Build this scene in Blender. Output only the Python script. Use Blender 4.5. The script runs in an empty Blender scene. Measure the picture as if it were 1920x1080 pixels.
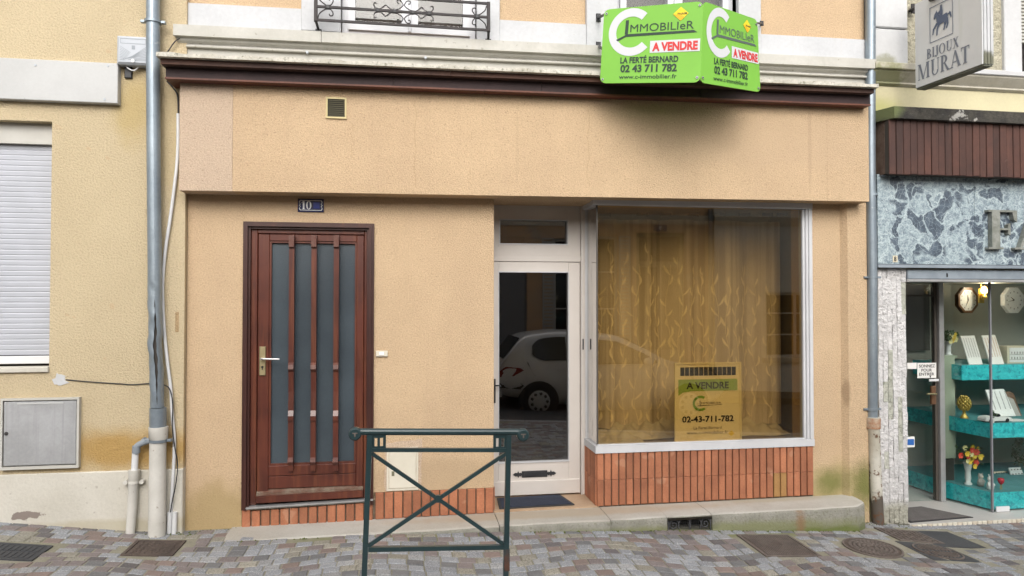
import bpy, bmesh, math, random
from mathutils import Vector, Matrix
random.seed(7)
R = math.radians
scn = bpy.context.scene
COL = scn.collection

# ------------------------------------------------------------------ camera
CAM = Vector((0.0, -5.3, 1.75)); YAW = R(9.0); PITCH = R(1.09); FPX = 1320.0
cd = bpy.data.cameras.new('camera'); co = bpy.data.objects.new('camera', cd); COL.objects.link(co)
co.location = CAM; co.rotation_euler = (R(90) + PITCH, 0, -YAW)
cd.sensor_width = 36; cd.lens = FPX / 1920 * 36; cd.clip_start = .05; cd.clip_end = 500
scn.camera = co
_f = Vector((math.sin(YAW) * math.cos(PITCH), math.cos(YAW) * math.cos(PITCH), math.sin(PITCH)))
_r = Vector((math.cos(YAW), -math.sin(YAW), 0)); _u = _r.cross(_f)
def P(px, py, Y=0.0):
    "survey helper: the point of the vertical plane Y=const that the photograph shows at a pixel"
    d = _r * ((px - 960) / FPX) - _u * ((py - 540) / FPX) + _f
    return CAM + d * ((Y - CAM.y) / d.y)
def PX(px, py, Y=0.0): return P(px, py, Y).x
def PZ(px, py, Y=0.0): return P(px, py, Y).z

# ------------------------------------------------------------------ world, sun, exposure
SUN_EL, SUN_AZ = R(36), R(186)          # azimuth from +Y, clockwise
w = bpy.data.worlds.new('World'); scn.world = w; w.use_nodes = True
nt = w.node_tree; nt.nodes.clear()
sk = nt.nodes.new('ShaderNodeTexSky'); sk.sky_type = 'NISHITA'; sk.sun_disc = False
sk.sun_elevation = SUN_EL; sk.sun_rotation = SUN_AZ; sk.air_density = 1.0; sk.dust_density = 6.0; sk.ozone_density = 1.0
hs = nt.nodes.new('ShaderNodeHueSaturation'); hs.inputs['Saturation'].default_value = .28
bg = nt.nodes.new('ShaderNodeBackground'); bg.inputs['Strength'].default_value = .15
wo = nt.nodes.new('ShaderNodeOutputWorld')
nt.links.new(sk.outputs[0], hs.inputs['Color']); nt.links.new(hs.outputs[0], bg.inputs[0]); nt.links.new(bg.outputs[0], wo.inputs[0])
sl = bpy.data.lights.new('sun', 'SUN'); sl.energy = .8; sl.angle = R(100); sl.color = (1, .975, .94)
so = bpy.data.objects.new('sun', sl); COL.objects.link(so)
sd = Vector((math.sin(SUN_AZ) * math.cos(SUN_EL), math.cos(SUN_AZ) * math.cos(SUN_EL), math.sin(SUN_EL)))
so.rotation_euler = (-sd).to_track_quat('-Z', 'Y').to_euler()
vs = scn.view_settings; vs.view_transform = 'Standard'; vs.look = 'None'; vs.gamma = 1; vs.use_curve_mapping = False
vs.exposure = 0.5
cy = scn.cycles; cy.max_bounces = 8; cy.diffuse_bounces = 4; cy.glossy_bounces = 4; cy.transmission_bounces = 4
cy.transparent_max_bounces = 24; cy.use_denoising = True; cy.caustics_reflective = False; cy.caustics_refractive = False
cy.sample_clamp_indirect = 6

# ------------------------------------------------------------------ materials
MATS = {}
class NT:
    def __init__(s, name):
        s.m = bpy.data.materials.new(name); s.m.use_nodes = True; s.t = s.m.node_tree
        s.b = s.t.nodes['Principled BSDF']; s.geo = s.n('ShaderNodeNewGeometry'); s.pos = s.geo.outputs['Position']
    def n(s, k, **kw):
        x = s.t.nodes.new(k)
        for a, b in kw.items(): setattr(x, a, b)
        return x
    def l(s, a, b): s.t.links.new(a, b)
    def vec(s, scale):
        x = s.n('ShaderNodeVectorMath', operation='MULTIPLY'); s.l(s.pos, x.inputs[0]); x.inputs[1].default_value = scale; return x.outputs[0]
    def noise(s, scale, detail=3, rough=.6, stretch=None, dist=0):
        x = s.n('ShaderNodeTexNoise'); x.inputs['Scale'].default_value = scale; x.inputs['Detail'].default_value = detail
        x.inputs['Roughness'].default_value = rough; x.inputs['Distortion'].default_value = dist
        s.l(s.vec(stretch) if stretch else s.pos, x.inputs['Vector']); return x.outputs['Fac']
    def rng(s, a, lo, hi, o0=0, o1=1, smooth=True):
        x = s.n('ShaderNodeMapRange', interpolation_type='SMOOTHSTEP' if smooth else 'LINEAR'); s.l(a, x.inputs[0])
        for i, v in enumerate((lo, hi, o0, o1)): x.inputs[i + 1].default_value = v
        return x.outputs[0]
    def math(s, op, a, b=None):
        x = s.n('ShaderNodeMath', operation=op)
        for i, v in enumerate((a, b)):
            if v is None: continue
            if isinstance(v, (int, float)): x.inputs[i].default_value = v
            else: s.l(v, x.inputs[i])
        return x.outputs[0]
    def mix(s, fac, a, b, blend='MIX'):
        x = s.n('ShaderNodeMix', data_type='RGBA', blend_type=blend)
        for i, v in ((0, fac), (6, a), (7, b)):
            if isinstance(v, (int, float)): x.inputs[i].default_value = v
            elif isinstance(v, tuple): x.inputs[i].default_value = (*v[:3], 1)
            else: s.l(v, x.inputs[i])
        return x.outputs[2]
    def blob(s, c, r, soft=.5, nscale=6, namt=.8):
        a = s.n('ShaderNodeVectorMath', operation='SUBTRACT'); s.l(s.pos, a.inputs[0]); a.inputs[1].default_value = c
        b = s.n('ShaderNodeVectorMath', operation='DIVIDE'); s.l(a.outputs[0], b.inputs[0]); b.inputs[1].default_value = r
        d = s.n('ShaderNodeVectorMath', operation='LENGTH'); s.l(b.outputs[0], d.inputs[0])
        v = s.math('ADD', d.outputs['Value'], s.math('MULTIPLY', s.math('SUBTRACT', s.noise(nscale, 4, .65), .5), namt))
        return s.rng(v, 1 + soft * .3, 1 - soft)
def mat(name, col, rough=.7, col2=None, big=1.5, fine=None, specks=None, bump=None, metal=0, spec=.5, stains=(), streak=None, rnd=0, coat=0, wear=None, spots2=None):
    N = NT(name); c = col
    if col2: c = N.mix(N.rng(N.noise(big, 4, .6), .35, .65), c, col2)
    if fine:                                     # (scale, amount)
        k = N.rng(N.noise(fine[0], 3, .7), .25, .75, 1 - fine[1], 1 + fine[1], False)
        x = N.n('ShaderNodeVectorMath', operation='SCALE')
        if isinstance(c, tuple): x.inputs[0].default_value = c[:3]
        else: N.l(c, x.inputs[0])
        N.l(k, x.inputs['Scale']); c = x.outputs[0]
    if rnd:
        oi = N.n('ShaderNodeObjectInfo'); k = N.rng(oi.outputs['Random'], 0, 1, 1 - rnd, 1 + rnd, False)
        x = N.n('ShaderNodeVectorMath', operation='SCALE')
        if isinstance(c, tuple): x.inputs[0].default_value = c[:3]
        else: N.l(c, x.inputs[0])
        N.l(k, x.inputs['Scale']); c = x.outputs[0]
    for sp in ((specks,) if specks else ()) + ((spots2,) if spots2 else ()):
        scale, thr, scol, amt = sp
        c = N.mix(N.math('MULTIPLY', N.rng(N.noise(scale, 2, .5), thr, thr + .06), amt), c, scol)
    if streak:                                   # (stretch, colour, lo, hi, amount)
        st, scol, lo, hi, amt = streak
        c = N.mix(N.math('MULTIPLY', N.rng(N.noise(1, 4, .6, st), lo, hi), amt), c, scol)
    for (cc, rr, scol, amt, *o) in stains:
        c = N.mix(N.math('MULTIPLY', N.blob(cc, rr, *(o or ())), amt), c, scol)
    if wear:                                     # (scale, thr, colour, amount)
        c = N.mix(N.math('MULTIPLY', N.rng(N.noise(wear[0], 5, .7), wear[1], wear[1] + .05), wear[3]), c, wear[2])
    if isinstance(c, tuple): N.b.inputs['Base Color'].default_value = (*c[:3], 1)
    else: N.l(c, N.b.inputs['Base Color'])
    N.b.inputs['Roughness'].default_value = rough; N.b.inputs['Metallic'].default_value = metal
    N.b.inputs['Specular IOR Level'].default_value = spec; N.b.inputs['Coat Weight'].default_value = coat
    if bump:                                     # (scale, strength, distance[, stretch])
        bn = N.n('ShaderNodeBump'); bn.inputs['Strength'].default_value = bump[1]; bn.inputs['Distance'].default_value = bump[2]
        N.l(N.noise(bump[0], 4, .65, bump[3] if len(bump) > 3 else None), bn.inputs['Height']); N.l(bn.outputs[0], N.b.inputs['Normal'])
    MATS[name] = N.m; return N.m
def glass(name, tint, fac=1.0, rough=0.0):
    N = NT(name); N.t.nodes.remove(N.b)
    tr = N.n('ShaderNodeBsdfTransparent'); tr.inputs[0].default_value = (*tint, 1)
    gl = N.n('ShaderNodeBsdfGlossy'); gl.inputs['Roughness'].default_value = rough
    fr = N.n('ShaderNodeFresnel'); N.l(N.rng(N.geo.outputs['Backfacing'], 0, 1, 1.52, 1 / 1.52, False), fr.inputs[0])   # same loss at both faces of the sheet
    bn = N.n('ShaderNodeBump'); bn.inputs['Strength'].default_value = .012; bn.inputs['Distance'].default_value = .01
    N.l(N.noise(1.3, 1), bn.inputs['Height']); N.l(bn.outputs[0], gl.inputs['Normal'])
    mx = N.n('ShaderNodeMixShader'); N.l(N.math('MULTIPLY', fr.outputs[0], fac), mx.inputs[0])
    N.l(tr.outputs[0], mx.inputs[1]); N.l(gl.outputs[0], mx.inputs[2])
    N.l(mx.outputs[0], N.t.nodes['Material Output'].inputs[0]); MATS[name] = N.m; return N.m
def emit(name, col, strength):
    m = mat(name, col, .5); b = m.node_tree.nodes['Principled BSDF']
    b.inputs['Emission Color'].default_value = (*col, 1); b.inputs['Emission Strength'].default_value = strength; return m

MOSS = (.04, .082, .004); DIRT = (.10, .075, .045)
PEACH = (.575, .424, .270)
mat('stucco', PEACH, .92, (.525, .385, .247), 1.3, (95, .2), (85, .65, (.29, .20, .125), .65), (95, .7, .013), spec=.2,
    stains=[((2.95, -.05, 3.0), (1.2, .5, .25), (.50, .37, .245), .5), ((-1.3, 0, .2), (.35, .4, .3), (.36, .27, .12), .65),
            ((3.47, 0, .27), (.17, .3, .13), MOSS, .9, .85, 14, .9), ((3.74, -.05, .26), (.13, .3, .22), MOSS, .95, .85, 14, .9), ((3.6, 0, .2), (.45, .3, .28), (.34, .30, .12), .5),
            ((3.6, 0, 1.0), (.03, .3, .12), (.25, .17, .10), .5), ((3.2, -.18, 2.95), (.02, .2, .42), (.36, .26, .17), .3, .5, 5, .9), ((.85, -.18, 2.9), (.012, .2, .35), (.42, .31, .2), .25, .5, 5, .9), ((.25, 0, .45), (.7, .3, .14), (.43, .32, .20), .45), ((-1.0, 0, 2.45), (.9, .3, .06), (.46, .33, .21), .4)],
    streak=((9, 9, .5), (.49, .355, .235), .5, .75, .3))
mat('stucco_pink', (.56, .435, .32), .92, (.51, .395, .295), 1.2, (95, .20), (85, .65, (.28, .20, .14), .6), (95, .7, .013), spec=.2)
mat('stucco_yellow', (.555, .46, .305), .92, (.51, .42, .275), .9, (80, .17), (80, .665, (.29, .22, .13), .65), (80, .75, .015), spec=.2,
    stains=[((-1.85, -.05, .72), (.75, .4, .17), (.40, .23, .045), .75, .7), ((-1.85, -.05, 3.1), (.16, .4, .3), (.43, .32, .12), .6, .8), ((-1.6, 0, 2.9), (.1, .4, .5), (.48, .38, .2), .35)],
    spots2=(9, .71, (.52, .38, .24), .6))
mat('stucco_dark', (.42, .30, .17), .95, (.36, .25, .14), 2, (60, .2), None, (60, .8, .02), spec=.2)
mat('plaster_white', (.53, .54, .555), .8, (.48, .49, .505), 2, (40, .05), (30, .70, (.4, .37, .33), .5), (25, .25, .01), streak=((14, 14, .7), (.5, .48, .44), .58, .8, .4))
mat('plaster_cream', (.58, .555, .49), .85, (.52, .495, .43), 1.6, (60, .06), (28, .69, (.30, .27, .22), .5), (30, .35, .012),
    stains=[((-2.50, -.06, .305), (.10, .3, .028), (.20, .16, .14), .9, .15, 18, 1.8), ((-2.0, -.06, .2), (.9, .3, .06), (.42, .37, .25), .6)])
mat('cornice_cream', (.50, .49, .45), .75, (.44, .43, .39), 3, (30, .06), (26, .68, (.28, .25, .2), .6), (20, .2, .008), streak=((22, 22, .8), (.36, .33, .26), .6, .78, .55))
mat('flashing', (.50, .48, .42), .85, (.38, .36, .30), 5, (50, .2), (40, .6, (.12, .12, .08), .6), (45, .5, .01))
mat('timber', (.085, .042, .030), .75, (.055, .028, .022), 2, (40, .2), None, (18, .25, .01, (.6, 6, 6)), streak=((.8, 10, 12), (.17, .065, .035), .52, .75, .6))
mat('timber_purple', (.042, .022, .022), .75, (.028, .015, .015), 2, (40, .2), None, (18, .2, .01, (.6, 6, 6)))
mat('timber_lip', (.14, .045, .025), .6, (.09, .03, .02), 3, (40, .2))
mat('timber_worn', (.17, .12, .09), .8, (.10, .06, .045), 6, (40, .2), None, (18, .3, .01))
mat('mahogany', (.105, .027, .016), .36, (.062, .017, .011), 2.5, None, None, (20, .08, .005, (9, 9, .8)), streak=((30, 30, 1.6), (.17, .055, .025), .45, .75, .7), coat=.15)
mat('mahogany_dark', (.055, .018, .013), .4, (.04, .014, .011), 3, None, None, (20, .1, .005, (9, 9, .8)), streak=((30, 30, 1.6), (.09, .03, .018), .5, .75, .6), coat=.1)
mat('mahogany_light', (.11, .042, .03), .3, (.14, .07, .055), 30, None, None, None)
mat('worn_wood', (.20, .155, .115), .85, (.12, .055, .035), 9, (60, .2), None, (40, .3, .006))
mat('brick', (.385, .15, .075), .75, (.31, .118, .06), 5, (70, .16), (60, .68, (.25, .1, .05), .5), (80, .3, .004), rnd=.2, spots2=(7, .63, (.46, .25, .155), .5))
mat('brick_green', (.36, .20, .07), .75, (.32, .17, .06), 6, (70, .12), None, (80, .3, .004))
mat('mortar', (.12, .085, .06), .95, (.17, .13, .09), 6, (80, .2), None, (60, .5, .006))
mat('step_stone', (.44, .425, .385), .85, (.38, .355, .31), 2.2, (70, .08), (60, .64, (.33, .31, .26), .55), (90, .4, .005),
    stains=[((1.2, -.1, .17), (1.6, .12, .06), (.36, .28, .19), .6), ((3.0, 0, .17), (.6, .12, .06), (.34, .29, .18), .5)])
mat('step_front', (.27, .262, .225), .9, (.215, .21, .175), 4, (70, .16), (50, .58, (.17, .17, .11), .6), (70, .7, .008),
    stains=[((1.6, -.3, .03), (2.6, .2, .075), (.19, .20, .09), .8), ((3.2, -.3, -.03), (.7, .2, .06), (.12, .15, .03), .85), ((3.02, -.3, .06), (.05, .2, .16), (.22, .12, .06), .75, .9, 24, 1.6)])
mat('terracotta_floor', (.42, .30, .20), .75, (.36, .24, .15), 4, (70, .1), None, (60, .3, .004))
for k, (c1, c2, sp, fr) in dict(granite_blue=((.255, .267, .287), (.222, .233, .25), (.40, .41, .42), .75), granite_light=((.33, .335, .34), (.285, .29, .295), (.15, .15, .155), .7), granite_cream=((.31, .295, .25), (.27, .255, .21), (.13, .12, .10), .7),
        porphyry=((.205, .175, .17), (.17, .147, .144), (.26, .225, .22), .6), porphyry_red=((.22, .17, .152), (.185, .145, .128), (.25, .195, .175), .6), porphyry_dark=((.105, .096, .10), (.12, .11, .112), (.17, .16, .16), .6), slate_grey=((.135, .138, .143), (.165, .165, .168), (.22, .22, .225), .5)).items():
    mat(k, c1, .8, c2, 5, (70, .12), (110, .54, sp, fr), (70, .45, .004), rnd=.14, spots2=(140, .62, (.12, .12, .125), .5 if 'gran' in k else .3))
mat('joint_sand', (.27, .255, .205), .98, (.22, .21, .155), 4, (80, .2), None, (60, .6, .006), stains=[((1.5, -.35, .05), (3, .12, .3), (.16, .17, .06), .7)])
mat('asphalt', (.05, .05, .052), .9, (.06, .06, .06), 3, (90, .3), None, (90, .5, .006))
mat('zinc', (.30, .35, .39), .42, (.24, .285, .325), 3, (40, .08), (16, .70, (.52, .55, .56), .5), (7, .12, .02), metal=.55, streak=((16, 16, 1.2), (.19, .225, .25), .5, .75, .6))
mat('white_iron', (.60, .585, .54), .6, (.54, .525, .48), 5, (40, .06), (30, .68, (.25, .2, .15), .6), (40, .25, .006), wear=(14, .735, (.20, .09, .04), .9))
mat('rusty_iron', (.58, .56, .49), .7, (.46, .43, .35), 5, (40, .1), None, (40, .35, .008), stains=[((3.85, -.05, .0), (.12, .2, .2), (.05, .035, .025), .9, .3, 16, 1.8)], wear=(10, .55, (.13, .065, .035), .95))
mat('rust', (.30, .13, .055), .85, (.45, .36, .27), 12, (40, .2), None, (40, .4, .008))
mat('pvc_white', (.66, .67, .68), .45, (.62, .63, .64), 4)
mat('pvc_window', (.58, .59, .62), .35, (.55, .56, .59), 4)
mat('pvc_grey', (.26, .29, .32), .5, (.22, .25, .28), 4)
mat('grey_plastic', (.44, .47, .51), .5, (.41, .44, .48), 4)
mat('shutter', (.43, .445, .49), .5, (.405, .42, .46), 6, None, (40, .74, (.3, .3, .3), .6))
mat('shutter_box', (.50, .49, .45), .6, (.46, .45, .41), 6)
mat('cabinet_door', (.36, .365, .375), .6, (.30, .305, .31), 5, (50, .08), None, (50, .15, .004), streak=((40, 40, 1.2), (.24, .24, .245), .5, .72, .5), wear=(11, .72, (.52, .52, .52), .7))
mat('cabinet_cream', (.66, .62, .52), .6, (.60, .56, .46), 4)
mat('panel_white', (.48, .485, .48), .6, (.44, .445, .44), 2.5, (60, .03), (34, .74, (.3, .3, .3), .7), (50, .1, .004))
mat('shop_white', (.60, .56, .52), .55, (.56, .52, .48), 2.5, None, (30, .73, (.35, .3, .26), .4), (30, .12, .004), wear=(24, .715, (.38, .33, .28), .6))
mat('frame_white', (.57, .575, .59), .5, (.52, .525, .54), 3, None, None, (30, .12, .004), wear=(22, .70, (.42, .39, .36), .6))
mat('iron_black', (.018, .019, .022), .5, (.03, .03, .033), 9, None, None, (50, .2, .004))
mat('iron_brown', (.045, .038, .038), .7, (.03, .027, .028), 9, None, None, (50, .4, .006))
mat('barrier_green', (.018, .038, .042), .33, (.022, .046, .050), 6, (50, .1), (40, .72, (.10, .12, .12), .5), (60, .08, .003), coat=.2)
mat('barrier_rust', (.09, .04, .025), .8, (.03, .04, .04), 16, (50, .2))
mat('brass', (.58, .50, .30), .35, (.50, .42, .24), 9, metal=.7)
mat('steel', (.5, .5, .5), .3, metal=.8)
mat('alu', (.52, .52, .52), .4, (.45, .45, .45), 7, metal=.6)
mat('frosted', (.062, .080, .094), .22, (.046, .060, .072), 1.2, (60, .06), None, (140, .35, .004))
glass('glass_clear', (.93, .94, .93))
glass('glass_smoke', (.55, .51, .48), 4.8)
glass('glass_amber', (.925, .85, .68), 3.6)
glass('glass_shop', (.93, .96, .95), 1.0)
mat('dark_room', (.02, .017, .016), .9)
mat('room_brown', (.26, .20, .16), .9, (.22, .17, .13), 2)
mat('window_curtain', (.075, .058, .052), .9, (.06, .048, .043), 2)
mat('curtain', (.60, .525, .44), .9, (.54, .47, .39), 3, (160, .08), None, (120, .2, .003), streak=((22, 0, .3), (.36, .30, .235), .45, .62, .7))  # streak paints dark vertical bands as fold shading, doubling as woven tone
mat('curtain_thread', (.82, .72, .54), .6, (.72, .62, .45), 6)
mat('curtain_band', (.12, .10, .08), .9)
mat('cloth_heap', (.52, .47, .37), .9, (.42, .375, .29), 5)
mat('box_wood', (.17, .12, .085), .6, (.13, .09, .06), 4, (40, .15), None, None, streak=((2, 14, 2), (.23, .16, .11), .5, .7, .5))
mat('box_side', (.34, .29, .22), .9, (.30, .25, .19), 3)
mat('grille_black', (.012, .012, .013), .7)
mat('mat_navy', (.016, .022, .042), .95, (.022, .03, .055), 9, (140, .35), (120, .68, (.09, .10, .13), .6), (160, .8, .006))
mat('mat_edge', (.03, .03, .032), .8)
mat('mat_grey', (.135, .125, .12), .98, (.115, .105, .10), 9, (150, .3), None, (160, .8, .006))
mat('cast_iron', (.075, .058, .05), .75, (.105, .08, .068), 9, (70, .25), None, (60, .4, .005), metal=.2)
mat('cast_dark', (.045, .047, .052), .8, (.06, .062, .066), 6, (70, .2), None, (60, .4, .005))
mat('cast_light', (.15, .125, .11), .75, (.11, .09, .08), 9, (70, .2))
mat('sign_green', (.20, .49, .055), .32, (.185, .455, .05), 2, spec=.5)
mat('sign_white', (.60, .61, .63), .4); mat('sign_dark', (.022, .045, .028), .4); mat('sign_red', (.60, .035, .035), .4)
mat('sign_yellow', (.82, .60, .015), .4); mat('sign_orange', (.80, .42, .01), .4); mat('logo_green', (.19, .36, .045), .5); mat('print_grey', (.09, .12, .10), .4)
mat('paper_white', (.80, .79, .76), .6); mat('print_black', (.015, .014, .014), .6); mat('print_soft', (.14, .11, .07), .6); mat('paper_green', (.30, .44, .09), .6)
mat('enamel_blue', (.012, .018, .07), .2, coat=.4); mat('enamel_patch', (.015, .03, .22), .2); mat('enamel_white', (.78, .79, .80), .3)
mat('lightbox', (.60, .615, .62), .45, (.56, .575, .58), 3, None, (30, .74, (.35, .37, .3), .5), streak=((16, 16, 1.2), (.44, .47, .41), .56, .8, .45))
mat('lightbox_edge', (.55, .56, .57), .5, (.48, .49, .5), 5, stains=[((4.15, -.75, 3.5), (.2, .3, .06), (.10, .10, .05), .9, .4, 14, 1.4)])
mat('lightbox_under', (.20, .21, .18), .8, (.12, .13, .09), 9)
mat('emblem_blue', (.075, .105, .17), .5)
mat('letter_grey', (.15, .17, .21), .5)
mat('bronze_letter', (.30, .31, .28), .5, (.21, .22, .19), 14, (50, .15), metal=.35)
mat('roughcast', (.50, .47, .36), .95, (.44, .41, .31), 9, (60, .12), None, (26, 1.0, .05), spots2=(24, .60, (.30, .27, .20), .5))
mat('jewel_cream', (.62, .57, .37), .85, (.57, .52, .34), 2, (50, .05), None, (40, .2, .006), stains=[((3.95, 0, 3.35), (.26, .3, .14), (.40, .40, .13), .7, .9), ((5.1, 0, 3.33), (.9, .3, .06), (.55, .47, .28), .4)])
mat('jewel_white', (.54, .545, .55), .75, (.49, .495, .50), 3, (40, .04), (30, .72, (.35, .34, .33), .5), (30, .15, .006), stains=[((3.97, -.05, 3.72), (.14, .3, .09), (.22, .22, .12), .7, .5, 12, 1.4)])
mat('jewel_moulding', (.58, .55, .47), .75, (.50, .47, .38), 4, (40, .08), None, (30, .2, .006), stains=[((3.95, -.08, 3.56), (.2, .3, .2), (.2, .21, .09), .8, .5, 10, 1.4)], streak=((12, 12, 1), (.36, .34, .26), .58, .8, .5))
mat('pelmet_wood', (.075, .028, .018), .6, (.052, .02, .014), 3, (40, .15), None, (20, .15, .006, (9, 9, .9)), rnd=.3, streak=((26, 26, 1.5), (.13, .055, .035), .5, .75, .6), wear=(8, .70, (.22, .16, .13), .5))
mat('mossy_timber', (.032, .03, .028), .9, (.06, .055, .045), 7, (40, .4), None, (40, .6, .012, (.6, 5, 5)), stains=[((3.88, -.15, 3.3), (.13, .3, .1), (.15, .18, .07), .8, .6)], wear=(6, .60, (.42, .41, .38), .85))
mat('blue_edge', (.25, .29, .33), .6, (.2, .235, .27), 6)
mat('teal', (.018, .44, .49), .55, (.045, .58, .61), 22, (60, .25), (26, .55, (.008, .27, .33), .75), None)
mat('teal_top', (.10, .30, .31), .6, (.08, .26, .27), 9)
mat('showcase_back', (.44, .425, .36), .9, (.40, .385, .33), 2)
mat('pale_green', (.40, .44, .33), .6, (.37, .41, .30), 3)
mat('tile_floor', (.44, .43, .41), .5, (.48, .46, .43), 4, (50, .05))
mat('white_item', (.74, .73, .71), .5); mat('cream_item', (.62, .56, .42), .6); mat('gold', (.55, .40, .10), .35, (.45, .32, .07), 20, metal=.5)
mat('dark_item', (.07, .06, .05), .6); mat('wood_item', (.16, .08, .04), .45, (.12, .06, .03), 12); mat('silver_item', (.35, .33, .30), .4)
mat('petal_red', (.55, .07, .03), .6, (.45, .05, .03), 20); mat('petal_yellow', (.75, .52, .05), .6, (.65, .44, .04), 20); mat('petal_pale', (.68, .62, .30), .6); mat('leaf_green', (.035, .07, .025), .6, (.05, .09, .03), 20)
mat('porcelain', (.74, .75, .74), .3)
mat('red_glass', (.45, .015, .03), .25); mat('tyre', (.02, .02, .02), .8)
mat('bead_orange', (.45, .26, .14), .5); mat('bead_dark', (.25, .25, .25), .5)
emit('lamp_glow', (1.0, .55, .16), 9.0)
mat('blue_print', (.03, .13, .42), .4)
mat('car_silver', (.62, .625, .62), .3, metal=.1, coat=.5); mat('car_glass', (.012, .014, .015), .06); mat('car_dark', (.02, .02, .02), .6); mat('car_red', (.22, .012, .015), .15); mat('hubcap', (.5, .5, .49), .4, metal=.1)
mat('opp_peach', (.60, .40, .24), .95, (.52, .38, .26), 2, (60, .1), None, (60, .5, .01), spots2=(3, .62, (.42, .38, .31), .6))
mat('opp_stone', (.58, .52, .42), .95, (.5, .44, .35), 2, (50, .15), None, (30, .5, .01)); mat('opp_white', (.72, .70, .66), .9, (.66, .64, .60), 2)
mat('opp_grey', (.20, .205, .22), .6); mat('opp_frame', (.48, .47, .44), .6); mat('opp_wood', (.11, .06, .035), .6); mat('opp_roof', (.10, .09, .085), .9)
mat('vent_cream', (.56, .47, .24), .6); mat('vent_olive', (.06, .055, .03), .6); mat('opp_olive', (.17, .16, .10), .6)

def marble():
    N = NT('marble')
    wv = N.n('ShaderNodeTexVoronoi', feature='DISTANCE_TO_EDGE'); wv.inputs['Scale'].default_value = 6.5
    dn = N.n('ShaderNodeTexNoise'); dn.inputs['Scale'].default_value = 4; dn.inputs['Detail'].default_value = 5; N.l(N.pos, dn.inputs['Vector'])
    ad = N.n('ShaderNodeVectorMath', operation='MULTIPLY_ADD'); N.l(dn.outputs['Color'], ad.inputs[0]); ad.inputs[1].default_value = (.42, .42, .42); N.l(N.pos, ad.inputs[2])
    N.l(ad.outputs[0], wv.inputs['Vector'])
    cell = N.n('ShaderNodeTexVoronoi'); cell.inputs['Scale'].default_value = 6.5; N.l(ad.outputs[0], cell.inputs['Vector'])
    sep = N.n('ShaderNodeSeparateColor'); N.l(cell.outputs['Color'], sep.inputs[0])
    v2 = N.n('ShaderNodeTexVoronoi', feature='DISTANCE_TO_EDGE'); v2.inputs['Scale'].default_value = 24
    ad2 = N.n('ShaderNodeVectorMath', operation='MULTIPLY_ADD'); N.l(dn.outputs['Color'], ad2.inputs[0]); ad2.inputs[1].default_value = (.18, .18, .18); N.l(N.pos, ad2.inputs[2]); N.l(ad2.outputs[0], v2.inputs['Vector'])
    dark = N.mix(N.rng(N.noise(14, 4), .35, .7), (.055, .074, .10), (.105, .137, .175))
    light = N.mix(N.rng(N.noise(18, 6, .8), .36, .64), (.135, .18, .22), (.35, .43, .455))
    light = N.mix(N.math('MULTIPLY', N.rng(N.noise(48, 4, .7), .52, .62), .6), light, (.50, .58, .60))
    light = N.mix(N.math('MULTIPLY', N.rng(v2.outputs['Distance'], .05, .0), .55), light, (.54, .62, .64))
    big = N.rng(N.noise(2.3, 3, .6), .45, .50)
    isd = N.math('MULTIPLY', N.math('MULTIPLY', N.rng(sep.outputs[0], .42, .46), big), N.rng(N.math('ADD', wv.outputs['Distance'], N.math('MULTIPLY', N.math('SUBTRACT', N.noise(15, 4), .5), .30)), .05, .09))
    dark = N.mix(N.math('MULTIPLY', N.rng(v2.outputs['Distance'], .035, .0), .7), dark, (.42, .50, .53))
    c = N.mix(isd, light, dark)
    c = N.mix(N.math('MULTIPLY', N.rng(wv.outputs['Distance'], .026, .006), N.rng(N.noise(5, 3), .35, .55)), c, (.48, .56, .57))
    N.l(c, N.b.inputs['Base Color']); N.b.inputs['Roughness'].default_value = .3; MATS['marble'] = N.m
marble()
def splitstone():
    mat('split_stone', (.67, .66, .655), .85, (.60, .59, .585), 5, (50, .1), (26, .66, (.42, .41, .39), .6), (30, 1.0, .03), rnd=.05, stains=[((4.05, 0, -.05), (.3, .3, .16), (.30, .29, .2), .7)])
    mat('split_stone_green', (.50, .50, .44), .85, (.36, .37, .31), 8, (50, .15), (22, .58, (.24, .25, .2), .7), (34, .9, .02))
splitstone()

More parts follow.
